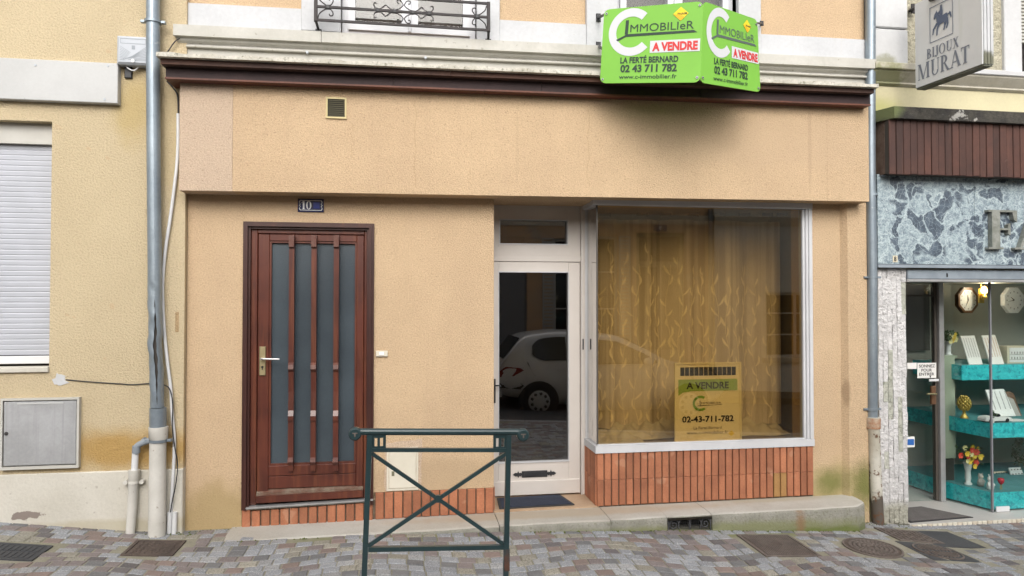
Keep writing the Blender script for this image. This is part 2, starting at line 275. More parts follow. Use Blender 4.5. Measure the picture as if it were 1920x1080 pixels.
# ------------------------------------------------------------------ geometry helpers
ORG = {}
def wo_(parent): return ORG.get(parent.name, Vector((0, 0, 0))) if parent else Vector((0, 0, 0))
def tag(o, label=None, cat=None, group=None, kind=None):
    if label: o['label'] = label
    if cat: o['category'] = cat
    if group: o['group'] = group
    if kind: o['kind'] = kind
    return o
def thing(name, label, cat, loc=(0, 0, 0), group=None):
    o = bpy.data.objects.new(name, None); o.empty_display_size = .1; COL.objects.link(o)
    o.location = loc; ORG[o.name] = Vector(loc); return tag(o, label, cat, group)
def link(name, me, parent=None, loc=None, rot=None, scale=None):
    o = bpy.data.objects.new(name, me); COL.objects.link(o)
    if parent: o.parent = parent
    if loc is not None: o.location = Vector(loc) - wo_(parent)
    if rot: o.rotation_euler = rot
    if scale: o.scale = scale
    ORG[o.name] = wo_(parent); return o
class MB:
    def __init__(s): s.v = []; s.f = []; s.mi = []; s.cur = 0; s.sm = []; s.smooth = False
    def add(s, vs, fs):
        k = len(s.v); s.v += [Vector(p) for p in vs]
        for f in fs: s.f.append([k + i for i in f]); s.mi.append(s.cur); s.sm.append(s.smooth)
        return s
    def hexa(s, p): # 8 points: bottom ring 0-3 ccw from above, top ring 4-7
        return s.add(p, [(3, 2, 1, 0), (4, 5, 6, 7), (0, 1, 5, 4), (1, 2, 6, 5), (2, 3, 7, 6), (3, 0, 4, 7)])
    def box(s, x0, x1, y0, y1, z0, z1):
        return s.hexa([(x0, y0, z0), (x1, y0, z0), (x1, y1, z0), (x0, y1, z0), (x0, y0, z1), (x1, y0, z1), (x1, y1, z1), (x0, y1, z1)])
    def slab(s, x0, x1, y0, y1, zb0, zb1, zt0, zt1):  # sloping along x
        return s.hexa([(x0, y0, zb0), (x1, y0, zb1), (x1, y1, zb1), (x0, y1, zb0), (x0, y0, zt0), (x1, y0, zt1), (x1, y1, zt1), (x0, y1, zt0)])
    def bbox(s, x0, x1, y0, y1, z0, z1, b=.004):   # box with a bevelled front (-Y) face
        return s.add([(x0, y1, z0), (x1, y1, z0), (x1, y1, z1), (x0, y1, z1), (x0, y0 + b, z0), (x1, y0 + b, z0), (x1, y0 + b, z1), (x0, y0 + b, z1), (x0 + b, y0, z0 + b), (x1 - b, y0, z0 + b), (x1 - b, y0, z1 - b), (x0 + b, y0, z1 - b)],
                     [(8, 9, 10, 11), (4, 5, 9, 8), (5, 6, 10, 9), (6, 7, 11, 10), (7, 4, 8, 11), (0, 1, 5, 4), (1, 2, 6, 5), (2, 3, 7, 6), (3, 0, 4, 7), (1, 0, 3, 2)])
    def prism(s, pts, d):   # polygon pts (3D), extruded by vector d
        n = len(pts); d = Vector(d); a = [Vector(p) for p in pts]
        return s.add(a + [p + d for p in a], [tuple(range(n)), tuple(range(2 * n - 1, n - 1, -1))] + [(i, i + n, (i + 1) % n + n, (i + 1) % n) for i in range(n)])
    def tube(s, pts, r, n=8, cap=True, rs=None):
        pts = [Vector(p) for p in pts]; rings = []; k = len(s.v); prev = None
        for i, p in enumerate(pts):
            t = (pts[min(i + 1, len(pts) - 1)] - pts[max(i - 1, 0)]).normalized()
            if prev is None:
                a = Vector((0, 0, 1)) if abs(t.z) < .9 else Vector((1, 0, 0)); x = t.cross(a).normalized()
            else: x = (prev - t * prev.dot(t)).normalized()
            prev = x; y = t.cross(x); rr = rs[i] if rs else r
            s.v += [p + (x * math.cos(2 * math.pi * j / n) + y * math.sin(2 * math.pi * j / n)) * rr for j in range(n)]
        for i in range(len(pts) - 1):
            for j in range(n):
                s.f.append([k + i * n + j, k + i * n + (j + 1) % n, k + (i + 1) * n + (j + 1) % n, k + (i + 1) * n + j]); s.mi.append(s.cur); s.sm.append(True)
        if cap:
            for ring in (list(range(k + n - 1, k - 1, -1)), list(range(k + (len(pts) - 1) * n, k + len(pts) * n))):
                e = len(s.v); s.v += [s.v[i].copy() for i in ring]; s.f.append(list(range(e, e + n))); s.mi.append(s.cur); s.sm.append(False)
        return s
    def lathe(s, prof, c, n=16, sx=1, sy=1):  # prof: (r, z); about vertical axis at c
        k = len(s.v); c = Vector(c)
        for r, z in prof: s.v += [c + Vector((math.cos(2 * math.pi * j / n) * r * sx, math.sin(2 * math.pi * j / n) * r * sy, z)) for j in range(n)]
        for i in range(len(prof) - 1):
            for j in range(n): s.f.append([k + i * n + j, k + i * n + (j + 1) % n, k + (i + 1) * n + (j + 1) % n, k + (i + 1) * n + j]); s.mi.append(s.cur); s.sm.append(True)
        for ring in (list(range(k + n - 1, k - 1, -1)), list(range(k + (len(prof) - 1) * n, k + len(prof) * n))):
            e = len(s.v); s.v += [s.v[i].copy() for i in ring]; s.f.append(list(range(e, e + n))); s.mi.append(s.cur); s.sm.append(False)
        return s
    def build(s, name, mats, parent=None, label=None, cat=None, group=None, kind=None):
        me = bpy.data.meshes.new(name); o0 = wo_(parent)
        me.from_pydata([tuple(p - o0) for p in s.v], [], s.f)
        for m in (mats if isinstance(mats, (list, tuple)) else [mats]): me.materials.append(MATS[m])
        me.polygons.foreach_set('material_index', s.mi); me.polygons.foreach_set('use_smooth', s.sm); me.update()
        o = link(name, me, parent)
        return tag(o, label, cat, group, kind)
def arc(cx, cz, r, a0, a1, n=14, y=0, rz=None):
    return [(cx + r * math.cos(R(a0 + (a1 - a0) * i / n)), y, cz + (rz or r) * math.sin(R(a0 + (a1 - a0) * i / n))) for i in range(n + 1)]
def smooth_path(pts, n=8):
    pts = [Vector(p) for p in pts]; out = []
    for i in range(len(pts) - 1):
        p0, p1, p2, p3 = pts[max(i - 1, 0)], pts[i], pts[i + 1], pts[min(i + 2, len(pts) - 1)]
        for k in range(n):
            t = k / n; out.append(.5 * ((2 * p1) + (p2 - p0) * t + (2 * p0 - 5 * p1 + 4 * p2 - p3) * t * t + (3 * p1 - p0 - 3 * p2 + p3) * t ** 3))
    return out + [pts[-1]]
class Plane:  # a flat face in the place: origin lower left, unit a = u, unit b = v, out = n
    def __init__(s, o, u, v, n=None): s.o = Vector(o); s.u = Vector(u); s.v = Vector(v); s.n = Vector(n).normalized() if n else s.u.cross(s.v).normalized(); s.k = 0
    def pt(s, a, b, off=0): return s.o + s.u * a + s.v * b + s.n * off
    def poly(s, mb, pts, off=.002, th=0):
        s.k += 1; off += s.k * .00004
        P_ = [s.pt(a, b, off) for a, b in pts]
        if (P_[1] - P_[0]).cross(P_[2] - P_[1]).dot(s.n) < 0 and len(pts) < 5: P_.reverse()
        mb.add(P_, [tuple(range(len(P_)))]); return s
    def strip(s, mb, outer, inner, off=.002):
        s.k += 1; off += s.k * .00004; n = len(outer)
        mb.add([s.pt(a, b, off) for a, b in outer] + [s.pt(a, b, off) for a, b in inner], [(i, i + 1, n + i + 1, n + i) for i in range(n - 1)])
    def text(s, mb, body, a, b, h, width=None, bold=0.0, off=.002):   # lower-left corner at (a,b), cap height h (units of v), width in units of u
        vs_, fs_ = glyphs(body, bold); s.k += 1; off += s.k * .00004 + .0004
        x0 = min(p[0] for p in vs_); x1 = max(p[0] for p in vs_); lu, lv = s.u.length, s.v.length
        sy = h / .729; sx = (width / (x1 - x0)) if width else sy * lv / lu
        mb.add([s.pt(a + (x - x0) * sx, b + y * sy, off) for x, y in vs_], fs_)
_G = {}
def glyphs(body, bold):
    if (body, bold) not in _G:
        cu = bpy.data.curves.new('t', 'FONT'); cu.body = body; cu.size = 1; cu.offset = bold; cu.resolution_u = 4; cu.fill_mode = 'FRONT'
        o = bpy.data.objects.new('t', cu); COL.objects.link(o); bpy.context.view_layer.update()
        me = bpy.data.meshes.new_from_object(o.evaluated_get(bpy.context.evaluated_depsgraph_get()))
        _G[(body, bold)] = ([(v.co.x, v.co.y) for v in me.vertices], [tuple(p.vertices) for p in me.polygons])
        bpy.data.objects.remove(o); bpy.data.curves.remove(cu); bpy.data.meshes.remove(me)
    return _G[(body, bold)]
def ell(cx, cy, rx, ry, a0, a1, n=16): return [(cx + rx * math.cos(R(a0 + (a1 - a0) * i / n)), cy + ry * math.sin(R(a0 + (a1 - a0) * i / n))) for i in range(n + 1)]
def serif(ch):
    "polygons and strips of a classic serif capital in a box of height 1; returns (polys, strips, advance)"
    T, t, S = .17, .055, .05
    def stem(x, w=T, z0=0, z1=1): return [[(x, z0), (x + w, z0), (x + w, z1), (x, z1)], [(x - .07, z0), (x + w + .07, z0), (x + w + .07, z0 + S), (x - .07, z0 + S)], [(x - .07, z1 - S), (x + w + .07, z1 - S), (x + w + .07, z1), (x - .07, z1)]]
    def diag(x0, x1, w): return [[(x0, 1), (x1, 0), (x1 + w, 0), (x0 + w, 1)]]
    def sf(x, top, w=.12): z = 1 - S if top else 0; return [[(x - w, z), (x + w, z), (x + w, z + S), (x - w, z + S)]]
    if ch == 'I': return stem(.08), [], .42
    if ch == 'F': return stem(.08) + [[(.1, .95), (.62, .95), (.62, 1), (.1, 1)], [(.55, .76), (.62, .70), (.62, 1), (.52, .97)], [(.2, .49), (.48, .49), (.48, .54), (.2, .54)], [(.43, .40), (.48, .36), (.48, .67), (.43, .63)]], [], .74
    if ch == 'T': return stem(.24)[:2] + [[(0, .94), (.65, .94), (.65, 1), (0, 1)], [(0, .74), (.05, .80), (.05, .96), (0, .96)], [(.60, .80), (.65, .74), (.65, .96), (.60, .96)]], [], .74
    if ch == 'B': return stem(.08), [(ell(.22, .745, .32, .255, 90, -90), ell(.22, .745, .17, .20, 90, -90)), (ell(.22, .26, .38, .26, 90, -90), ell(.22, .26, .21, .205, 90, -90))], .72
    if ch == 'R': return stem(.08) + [[(.30, .49), (.42, .49), (.74, 0), (.56, 0)], [(.55, 0), (.80, 0), (.80, .05), (.55, .05)]], [(ell(.22, .73, .36, .27, 90, -90), ell(.22, .73, .20, .215, 90, -90))], .84
    if ch == 'O': return [], [(ell(.40, .5, .40, .52, 0, 360, 28), ell(.40, .5, .24, .47, 0, 360, 28))], .92
    if ch == '0': return [], [(ell(.27, .5, .27, .52, 0, 360, 24), ell(.27, .5, .12, .46, 0, 360, 24))], .66
    if ch == '1': return stem(.12)[:2] + [[(.0, .80), (.04, .76), (.14, .86), (.14, 1)]], [], .46
    if ch == 'J': return stem(.16, z0=.12)[:1] + stem(.16)[2:], [(ell(.13, .14, .20, .24, 0, -170), ell(.13, .14, .03, .20, 0, -170))], .48
    if ch == 'U': return stem(.08, z0=.28)[:1] + stem(.08)[2:] + stem(.60, t, .28)[:1] + stem(.60, t)[2:], [(ell(.3675, .28, .2875, .30, 180, 360), ell(.3675, .28, .2325 - .06, .24, 180, 360))], .82
    if ch == 'X': return diag(.06, .50, .2) + [[(.54, 1), (.60, 1), (.14, 0), (.08, 0)]] + sf(.15, 1) + sf(.57, 1) + sf(.11, 0) + sf(.60, 0), [], .80
    if ch == 'M': return stem(.06, t) + diag(.08, .38, .16) + [[(.80, 1), (.86, 1), (.48, 0), (.42, 0)]] + stem(.80, T), [], 1.14
    if ch == 'A': return [[(.36, 1), (.42, 1), (.12, 0), (.06, 0)], [(.32, 1), (.46, 1), (.80, 0), (.62, 0)], [(.18, .30), (.66, .30), (.66, .35), (.2, .35)]] + sf(.09, 0) + sf(.71, 0), [], .86
def serif_word(pl, mb, word, a, b, h, width, off=.002):
    gl = [serif(c) for c in word]; tot = sum(g[2] for g in gl); kx = width / tot; x = a
    for po, st, adv in gl:
        for q in po: pl.poly(mb, [(x + u * kx, b + v * h) for u, v in q], off)
        for o_, i_ in st: pl.strip(mb, [(x + u * kx, b + v * h) for u, v in o_], [(x + u * kx, b + v * h) for u, v in i_], off)
        x += adv * kx
def frame_(mb, x0, x1, z0, z1, w, y0, y1, wb=None, wt=None):  # picture-frame of four butted bars
    wb = wb or w; wt = wt or w
    mb.box(x0, x0 + w, y0, y1, z0, z1); mb.box(x1 - w, x1, y0, y1, z0, z1)
    mb.box(x0 + w, x1 - w, y0, y1, z0, z0 + wb); mb.box(x0 + w, x1 - w, y0, y1, z1 - wt, z1)
# ================================================================== GROUND
_G0 = [(-8, .62), (-4, .40), (-2.66, .268), (-1.82, .165), (-1.49, .138), (-.2, .135), (.68, .11), (1.91, .06), (3.6, -.03), (4.2, -.11), (5.3, -.125), (9, -.2), (20, -.5)]
def gz(x, y):
    for (a, za), (b, zb) in zip(_G0, _G0[1:]):
        if a <= x <= b: g0 = za + (zb - za) * (x - a) / (b - a); break
    else: g0 = .62 if x < 0 else -.5
    g1 = .115 - .045 * x; t = min(1, max(0, (-y - .25) / 1.6)); t = t * t * (3 - 2 * t)
    return g0 * (1 - t) + g1 * t
KERB = -3.9
xs = [-8 + .25 * i for i in range(81)]; ys = [.7, .3, 0, -.25, -.5, -.8, -1.2, -1.6, -2, -3, KERB]
g = MB(); g.add([(x, y, gz(x, y) - .0055) for y in ys for x in xs], [(j * 81 + i, (j + 1) * 81 + i, (j + 1) * 81 + i + 1, j * 81 + i + 1) for j in range(len(ys) - 1) for i in range(80)])
pave = g.build('pavement', 'joint_sand', kind='structure')
def rz_(x): return -.115 + .115 - .045 * x
g = MB(); g.add([(-60, KERB, rz_(-8)), (60, KERB, rz_(14)), (60, -8.0, rz_(14)), (-60, -8.0, rz_(-8))][::1], [(3, 2, 1, 0)])
g = MB(); g.add([(-60, KERB - .12, rz_(-60)), (60, KERB - .12, rz_(60)), (60, -8.0, rz_(60)), (-60, -8.0, rz_(-60))], [(3, 2, 1, 0)]); g.build('road', 'asphalt', kind='structure')
g = MB(); g.slab(-8, 12, KERB - .12, KERB, rz_(-8) - .2, rz_(12) - .2, rz_(-8) + .115, rz_(12) + .115); g.build('kerb', 'granite_light', kind='structure')
g = MB(); g.slab(-60, 60, -9.2, -8.0, rz_(-60) - .2, rz_(60) - .2, rz_(-60) + .12, rz_(60) + .12); g.build('far_pavement', 'asphalt', kind='structure')
g = MB(); g.add([(-300, -300, -4), (300, -300, -4), (300, 300, -4), (-300, 300, -4)], [(0, 1, 2, 3)]); g.build('ground', 'asphalt', kind='structure')

# covers in the pavement: (name, quad of px or circle) kept as rectangles for the setts to leave free
COVERS = [(-2.62, -2.16, -.69, -.43), (-1.73, -1.42, -.53, -.24), (2.45, 2.86, -.83, -.40), (3.15, 3.57, -.88, -.46), (3.72, 4.10, -.49, -.19), (3.98, 4.40, -.57, -.17), (3.65, 4.06, -.90, -.50)]
def covered(x, y, m=.034):
    if math.hypot(x - 3.36, y + .67) < .245: return True
    return any(a - m < x < b + m and c - m < y < d + m for i, (a, b, c, d) in enumerate(COVERS) if i != 3)
SM = ['granite_blue', 'granite_light', 'granite_cream', 'porphyry', 'porphyry_red', 'porphyry_dark', 'slate_grey']
rr = random.Random(3); setts = []; PITCH_Y = .088; yb = -.02
def bow(x, y):      # the rows bow in shallow arcs away from the walls
    t = min(1, max(0, (-y - .25) / .5)); return y + t * .075 * math.cos(x * 2 * math.pi / 1.55 + .9) + t * .02 * math.sin(x * 2.3)
while yb > -3.75:
    x = -6.0 + rr.uniform(0, .1)
    while x < 7.2:
        wdt = rr.uniform(.085, .118); g_ = .0042; J = lambda: rr.uniform(-.0025, .0025)
        c4 = [(x + g_ + J(), yb - PITCH_Y + g_ + J()), (x + wdt - g_ + J(), yb - PITCH_Y + g_ + J()), (x + wdt - g_ + J(), yb - g_ + J()), (x + g_ + J(), yb - g_ + J())]
        c4 = [(a_, bow(a_, b_)) for a_, b_ in c4]; xc = sum(p[0] for p in c4) / 4; y = sum(p[1] for p in c4) / 4
        instep = (-1.02 < xc < -.5 and y > -.335) or (-.5 <= xc < 3.62 and y > -.27) or (xc < -1.5 and y > -.04) or (xc > 4.15 and y > -.0) or y > .03
        if not instep and not covered(xc, y):
            z = math.sin(xc * 1.7 + yb * 2.2) + math.sin(xc * .61 - yb * 3.1 + 1); p = rr.random(); pur = .31 + .13 * z if xc < 3 else .22
            if p < pur: mi = rr.choice([3, 3, 3, 3, 4, 4, 5])
            elif rr.random() < .12: mi = 2
            elif rr.random() < .20: mi = 6
            elif rr.random() < .30: mi = 1
            else: mi = 0
            setts.append((xc, y, mi, tuple(c4), rr.uniform(-.0018, .0018)))
        x += wdt
    yb -= PITCH_Y
def inview(s_):
    v = Vector((s_[0], s_[1], gz(s_[0], s_[1]))) - CAM; d = v.dot(_f); px = 960 + FPX * v.dot(_r) / d if d > .1 else -1; py = 540 - FPX * v.dot(_u) / d if d > .1 else 9999
    return -20 < px < 1940 and py < 1095
def sett_geo(c4, dz, o=Vector((0, 0, 0))):
    n = len(c4); cx_ = sum(p[0] for p in c4) / 4; cy__ = sum(p[1] for p in c4) / 4; hi = [(cx_ + (a_ - cx_) * .90, cy__ + (b_ - cy__) * .88) for a_, b_ in c4]
    V = [Vector((a_, b_, gz(a_, b_) + dz - .04)) - o for a_, b_ in c4] + [Vector((a_, b_, gz(a_, b_) + dz - .0035)) - o for a_, b_ in c4] + [Vector((a_, b_, gz(a_, b_) + dz)) - o for a_, b_ in hi]
    return V, [(i, (i + 1) % 4, 4 + (i + 1) % 4, 4 + i) for i in range(4)] + [(4 + i, 4 + (i + 1) % 4, 8 + (i + 1) % 4, 8 + i) for i in range(4)] + [(8, 9, 10, 11)]
vis = sorted([s_ for s_ in setts if inview(s_)], key=lambda s_: (Vector((s_[0], s_[1], 0)) - Vector((CAM.x, CAM.y, 0))).length)
single = set(vis[:300]); m = MB()
for s_ in setts:
    x, y, mi, c4, dz = s_
    if s_ in single:
        o = Vector((x, y, gz(x, y))); V, Fc = sett_geo(c4, dz, o); me = bpy.data.meshes.new('sett'); me.from_pydata([tuple(v) for v in V], [], Fc); me.materials.append(MATS[SM[mi]]); link('sett', me, pave, o)
    else:
        m.cur = mi; m.add(*sett_geo(c4, dz))
m.build('setts_beyond', SM, pave, kind='stuff')

def gquad(x0, x1, y0, y1, dz): return [(x0, y0, gz(x0, y0) + dz), (x1, y0, gz(x1, y0) + dz), (x1, y1, gz(x1, y1) + dz), (x0, y1, gz(x0, y1) + dz)]
def gbox(m, x0, x1, y0, y1, dz, th=.03):
    q = gquad(x0, x1, y0, y1, dz); m.hexa([(a, b, c - th) for a, b, c in q] + q)
def cover_rect(name, label, c, ribs, mats=('cast_iron', 'cast_iron'), frame=.02, cat='manhole cover'):
    a, b, y0, y1 = c; t = thing(name, label, cat, ((a + b) / 2, (y0 + y1) / 2, gz((a + b) / 2, (y0 + y1) / 2)))
    m = MB(); f = frame
    for q in ((a, a + f, y0, y1), (b - f, b, y0, y1), (a + f, b - f, y0, y0 + f), (a + f, b - f, y1 - f, y1)): gbox(m, *q, .004)
    m.build('frame', mats[1], t)
    m = MB(); gbox(m, a + f + .004, b - f - .004, y0 + f + .004, y1 - f - .004, .001); lid = m.build('lid', mats[0], t)
    m = MB(); ribs(m, a + f + .012, b - f - .012, y0 + f + .012, y1 - f - .012); m.build('raised_pattern', mats[1], lid)
    return t
def r_slots(m, a, b, c, d):
    for i in range(12):
        x = a + (b - a) * (i + .5) / 12
        for y0, y1 in ((c, (c + d) / 2 - .01), ((c + d) / 2 + .01, d)): gbox(m, x - .012, x + .012, y0, y1, .004, .01)
def r_maze(m, a, b, c, d):
    rq = random.Random(5)
    for i in range(7):
        for j in range(7):
            x = a + (b - a) * (i + .5) / 7; y = c + (d - c) * (j + .5) / 7; s_ = (b - a) / 14 * .85
            if 1 < j < 5 and 1 < i < 5 and j == 3: continue
            if (i + j) % 2: gbox(m, x - s_, x + s_, y - .008, y + .008, .006, .01)
            else: gbox(m, x - .008, x + .008, y - s_, y + s_, .006, .01)
def r_check(m, a, b, c, d):
    for i in range(20):
        for j in range(20):
            x = a + (b - a) * (i + .5) / 20; y = c + (d - c) * (j + .5) / 20; s_ = (b - a) / 40 * .62
            if abs(i - 9.5) < 2 and abs(j - 10) < 2: continue
            gbox(m, x - s_, x + s_, y - s_, y + s_, .005, .008)
cover_rect('drain_cover', 'dark grey slotted drain cover at the far left of the pavement', COVERS[0], r_slots, ('cast_dark', 'cast_dark'))
cover_rect('inspection_cover', 'small brown cast iron cover in front of the white downpipe foot', COVERS[1], r_maze)
cover_rect('manhole_cover', 'square brown chequered manhole cover below the right end of the step', COVERS[2], r_check, ('cast_iron', 'cast_light'))
cover_rect('water_cover', 'brown patterned rectangular cover beside the rusty pipe foot', COVERS[4], r_maze, ('cast_iron', 'cast_light'))
def cover_round(name, label, c, rings, mats, square=None):
    x, y, r = c; z = gz(x, y); t = thing(name, label, 'manhole cover', (x, y, z))
    sx = (gz(x + .1, y) - gz(x - .1, y)) / .2; sy = (gz(x, y + .1) - gz(x, y - .1)) / .2
    def disc(m, r0, r1, h, n=32):
        def pt(rr_, k, hh): a = 2 * math.pi * k / n; dx, dy = rr_ * math.cos(a), rr_ * math.sin(a); return (x + dx, y + dy, z + sx * dx + sy * dy + hh)
        for k in range(n): m.hexa([pt(r0, k, -.03), pt(r1, k, -.03), pt(r1, k + 1, -.03), pt(r0, k + 1, -.03), pt(r0, k, h), pt(r1, k, h), pt(r1, k + 1, h), pt(r0, k + 1, h)])
    if square:
        m = MB(); gbox(m, x - square, x + square, y - square, y + square, -.004); m.build('surround', 'cast_dark' if square else mats[1], t)
    m = MB(); disc(m, r * .93, r, .004); m.build('rim', mats[1], t)
    m = MB(); disc(m, 0.001, r * .92, .001); lid = m.build('lid', mats[0], t)
    m = MB(); rings(m, x, y, z, r, lambda dx, dy, h: (x + dx, y + dy, z + sx * dx + sy * dy + h), disc); m.build('raised_pattern', mats[1], lid)
def rp_dots(m, x, y, z, r, pt, disc):
    for ring in range(1, 6):
        n = ring * 7
        for k in range(n):
            a = 2 * math.pi * k / n + ring * .3; q = ring * r * .15; s_ = .011
            cx, cy_ = q * math.cos(a), q * math.sin(a)
            m.hexa([pt(cx - s_, cy_ - s_, -.01), pt(cx + s_, cy_ - s_, -.01), pt(cx + s_, cy_ + s_, -.01), pt(cx - s_, cy_ + s_, -.01), pt(cx - s_, cy_ - s_, .006), pt(cx + s_, cy_ - s_, .006), pt(cx + s_, cy_ + s_, .006), pt(cx - s_, cy_ + s_, .006)])
def rp_bars(m, x, y, z, r, pt, disc):
    for i in range(-4, 5):
        cx = i * r * .18; h = math.sqrt(max(0, (r * .8) ** 2 - cx ** 2))
        for y0, y1 in ((-h, -.015), (.015, h)): m.hexa([pt(cx - .008, y0, -.01), pt(cx + .008, y0, -.01), pt(cx + .008, y1, -.01), pt(cx - .008, y1, -.01), pt(cx - .008, y0, .006), pt(cx + .008, y0, .006), pt(cx + .008, y1, .006), pt(cx - .008, y1, .006)])
def rp_plain(m, x, y, z, r, pt, disc): disc(m, r * .55, r * .6, .003)
cover_round('manhole_cover', 'round brown studded manhole cover right of the square chequered one', (3.36, -.67, .20), rp_dots, ('cast_iron', 'cast_light'))
cover_round('manhole_cover', 'plain dark round manhole cover below the jewellery shop doormat', (4.19, -.37, .165), rp_plain, ('cast_dark', 'cast_dark'), .195)
cover_round('manhole_cover', 'dark round manhole cover with raised bars nearest the right corner', (3.86, -.70, .165), rp_bars, ('cast_dark', 'cast_light'), .195)
# ================================================================== SHOP HOUSE (middle)
house = thing('shop_house', 'peach rendered house with brown front door and empty amber shop window', 'house', (1.1, 0, .15))
XL, XR = -1.497, 3.80
D0, D1, DZ0, DZ1 = -1.117, -.193, .285, 2.325          # front door opening
S0, S1 = .70, 1.50                                      # recess of the shop door
W1 = 3.318                                              # right edge of the display window
m = MB()
m.box(XL, D0, 0, .30, -.3, 2.60); m.box(D1, S0, 0, .30, .345, 2.60); m.box(D0, D1, 0, .30, DZ1, 2.60)
m.box(D1, S0, .02, .30, -.3, .345); m.box(D0, D1, .03, .30, -.3, .26)
m.build('wall', 'stucco', house)
m = MB(); m.box(W1, XR, 0, .30, -.3, 2.60); m.build('wall', 'stucco', house)
m = MB(); m.add([(3.575, 0, -.3), (3.61, -.05, -.3), (XR - .02, -.05, -.3), (XR, -.03, -.3), (XR, .002, -.3), (3.575, 0, 2.56), (3.61, -.05, 2.56), (XR - .02, -.05, 2.56), (XR, -.03, 2.56), (XR, .002, 2.56)], [(0, 1, 6, 5), (1, 2, 7, 6), (2, 3, 8, 7), (3, 4, 9, 8)]); m.build('pilaster', 'stucco', house)
# render fascia in three panels with hairline joints
FY = -.18
def fz(x, z0, z1): t = (x + 1.505) / 5.22; return z0 + (z1 - z0) * t
for a, b, mt in ((-1.505, PX(436, 250, FY), 'stucco_pink'), (PX(436, 250, FY) + .0015, PX(1551, 300, FY), 'stucco'), (PX(1551, 300, FY) + .0015, 3.715, 'stucco')):
    m = MB(); z = lambda x: fz(x, 2.513, 2.552); n = max(1, int((b - a) / .35)); k = MB()
    m.slab(a, b, FY, .38, z(a), z(b), 3.36, 3.40); m.build('fascia_panel', mt, house)
m = MB(); m.slab(-1.49, 3.70, FY + .01, .37, 2.525, 2.56, 3.3, 3.3); m.build('fascia_core', 'stucco', house)
# hairline cracks in the fascia (thin dark grooves with depth of their own)
m = MB()
for px, y0, y1, yy in ((660, 230, 300, FY), (1103, 205, 350, FY), (778, 190, 350, FY), (880, 320, 345, FY)):
    pts = []; rq = random.Random(px); n = 14
    for i in range(n + 1):
        py = y0 + (y1 - y0) * i / n; pts.append(P(px + rq.uniform(-2.2, 2.2) + math.sin(i) * 2, py, yy))
    for p, q in zip(pts, pts[1:]):
        wd = .0011; m.add([p + Vector((-wd, -.0008, 0)), p + Vector((wd, -.0008, 0)), q + Vector((wd, -.0008, 0)), q + Vector((-wd, -.0008, 0))], [(0, 1, 2, 3)])
for px, y0, y1 in ((456, 388, 413), (704, 368, 382)):
    pts = [P(px + (3 * math.sin(i * 1.7)), y0 + (y1 - y0) * i / 6, 0) for i in range(7)]
    for p, q in zip(pts, pts[1:]): m.add([p + Vector((-.0012, -.0008, 0)), p + Vector((.0012, -.0008, 0)), q + Vector((.0012, -.0008, 0)), q + Vector((-.0012, -.0008, 0))], [(0, 1, 2, 3)])
m.build('crack', 'stucco_dark', house)
# timber cornice: lower purple board, upper brown board, pale flashing
cz = lambda x, a, b: a + (b - a) * (x + 1.58) / 5.24
def board(name, mt, cuts, y0, y1, zb, zt, xa, xb, ov=.0):
    cs = [xa] + cuts + [xb]
    for a, b in zip(cs, cs[1:]):
        mm = MB(); d = random.uniform(-.003, .003)
        mm.slab(a, b - .003, y0 + d, y1, cz(a, *zb), cz(b, *zb), cz(a, *zt), cz(b, *zt)); mm.build(name, mt, house)
board('cornice_board', 'timber_purple', [-.05, 1.02, 2.25], -.262, .1, (3.264, 3.309), (3.345, 3.39), -1.572, 3.672)
board('cornice_lip', 'timber_lip', [.6, 1.9, 3.0], -.272, .1, (3.253, 3.298), (3.2645, 3.3095), -1.574, 3.674)
board('cornice_board', 'timber', [.35, 1.75], -.325, .1, (3.334, 3.380), (3.373, 3.415), -1.585, 3.66)
m = MB(); n = 60
for i in range(n):
    a = -1.60 + 5.27 * i / n; b = -1.60 + 5.27 * (i + 1) / n; h = .028 + .006 * math.sin(i * 2.1)
    h2 = .028 + .006 * math.sin((i + 1) * 2.1)
    m.hexa([(a, -.37, cz(a, 3.371, 3.414)), (b, -.37, cz(b, 3.371, 3.414)), (b, .1, cz(b, 3.371, 3.414)), (a, .1, cz(a, 3.371, 3.414)), (a, -.365, cz(a, 3.371, 3.414) + h), (b, -.365, cz(b, 3.371, 3.414) + h2), (b, .1, cz(b, 3.45, 3.49)), (a, .1, cz(a, 3.45, 3.49))])
m.build('cornice_flashing', 'flashing', house)
# upper floor: wall with two window openings, string course, white bands
UY = 0.0; WA0, WA1 = PX(640, 30), PX(893, 30); WB0, WB1 = PX(1155, 10), PX(1380, 10); UZ0, UZ1 = 3.725, 5.15
m = MB()
m.box(-1.54, WA0, UY, .3, 3.2, 6.6); m.box(WA1, WB0, UY, .3, 3.2, 6.6); m.box(WB1, 3.815, UY, .3, 3.2, 6.6)
for a, b in ((WA0, WA1), (WB0, WB1)): m.box(a, b, UY, .3, 3.2, UZ0); m.box(a, b, UY, .3, UZ1, 6.6)
m.build('upper_wall', 'stucco', house)
SL = lambda x: (x + 1.54) * .0085
m = MB(); m.slab(-1.55, 3.825, -.035, -.001, 3.38, 3.42, 3.55, 3.55 + SL(3.825)); m.build('cream_frieze', 'cornice_cream', house)
def moulding(mb, prof, x0, x1, yb=0, dz=0):
    n = len(prof); mb.add([(x0, y, z) for y, z in prof] + [(x1, y, z + dz) for y, z in prof], [(i, n + i, n + i + 1, i + 1) for i in range(n - 1)])
    mb.add([(x0, y, z) for y, z in prof] + [(x0, yb, prof[-1][1]), (x0, yb, prof[0][1])], [tuple(range(n + 1, -1, -1))]); mb.add([(x1, y, z + dz) for y, z in prof] + [(x1, yb, prof[-1][1] + dz), (x1, yb, prof[0][1] + dz)], [tuple(range(n + 2))])
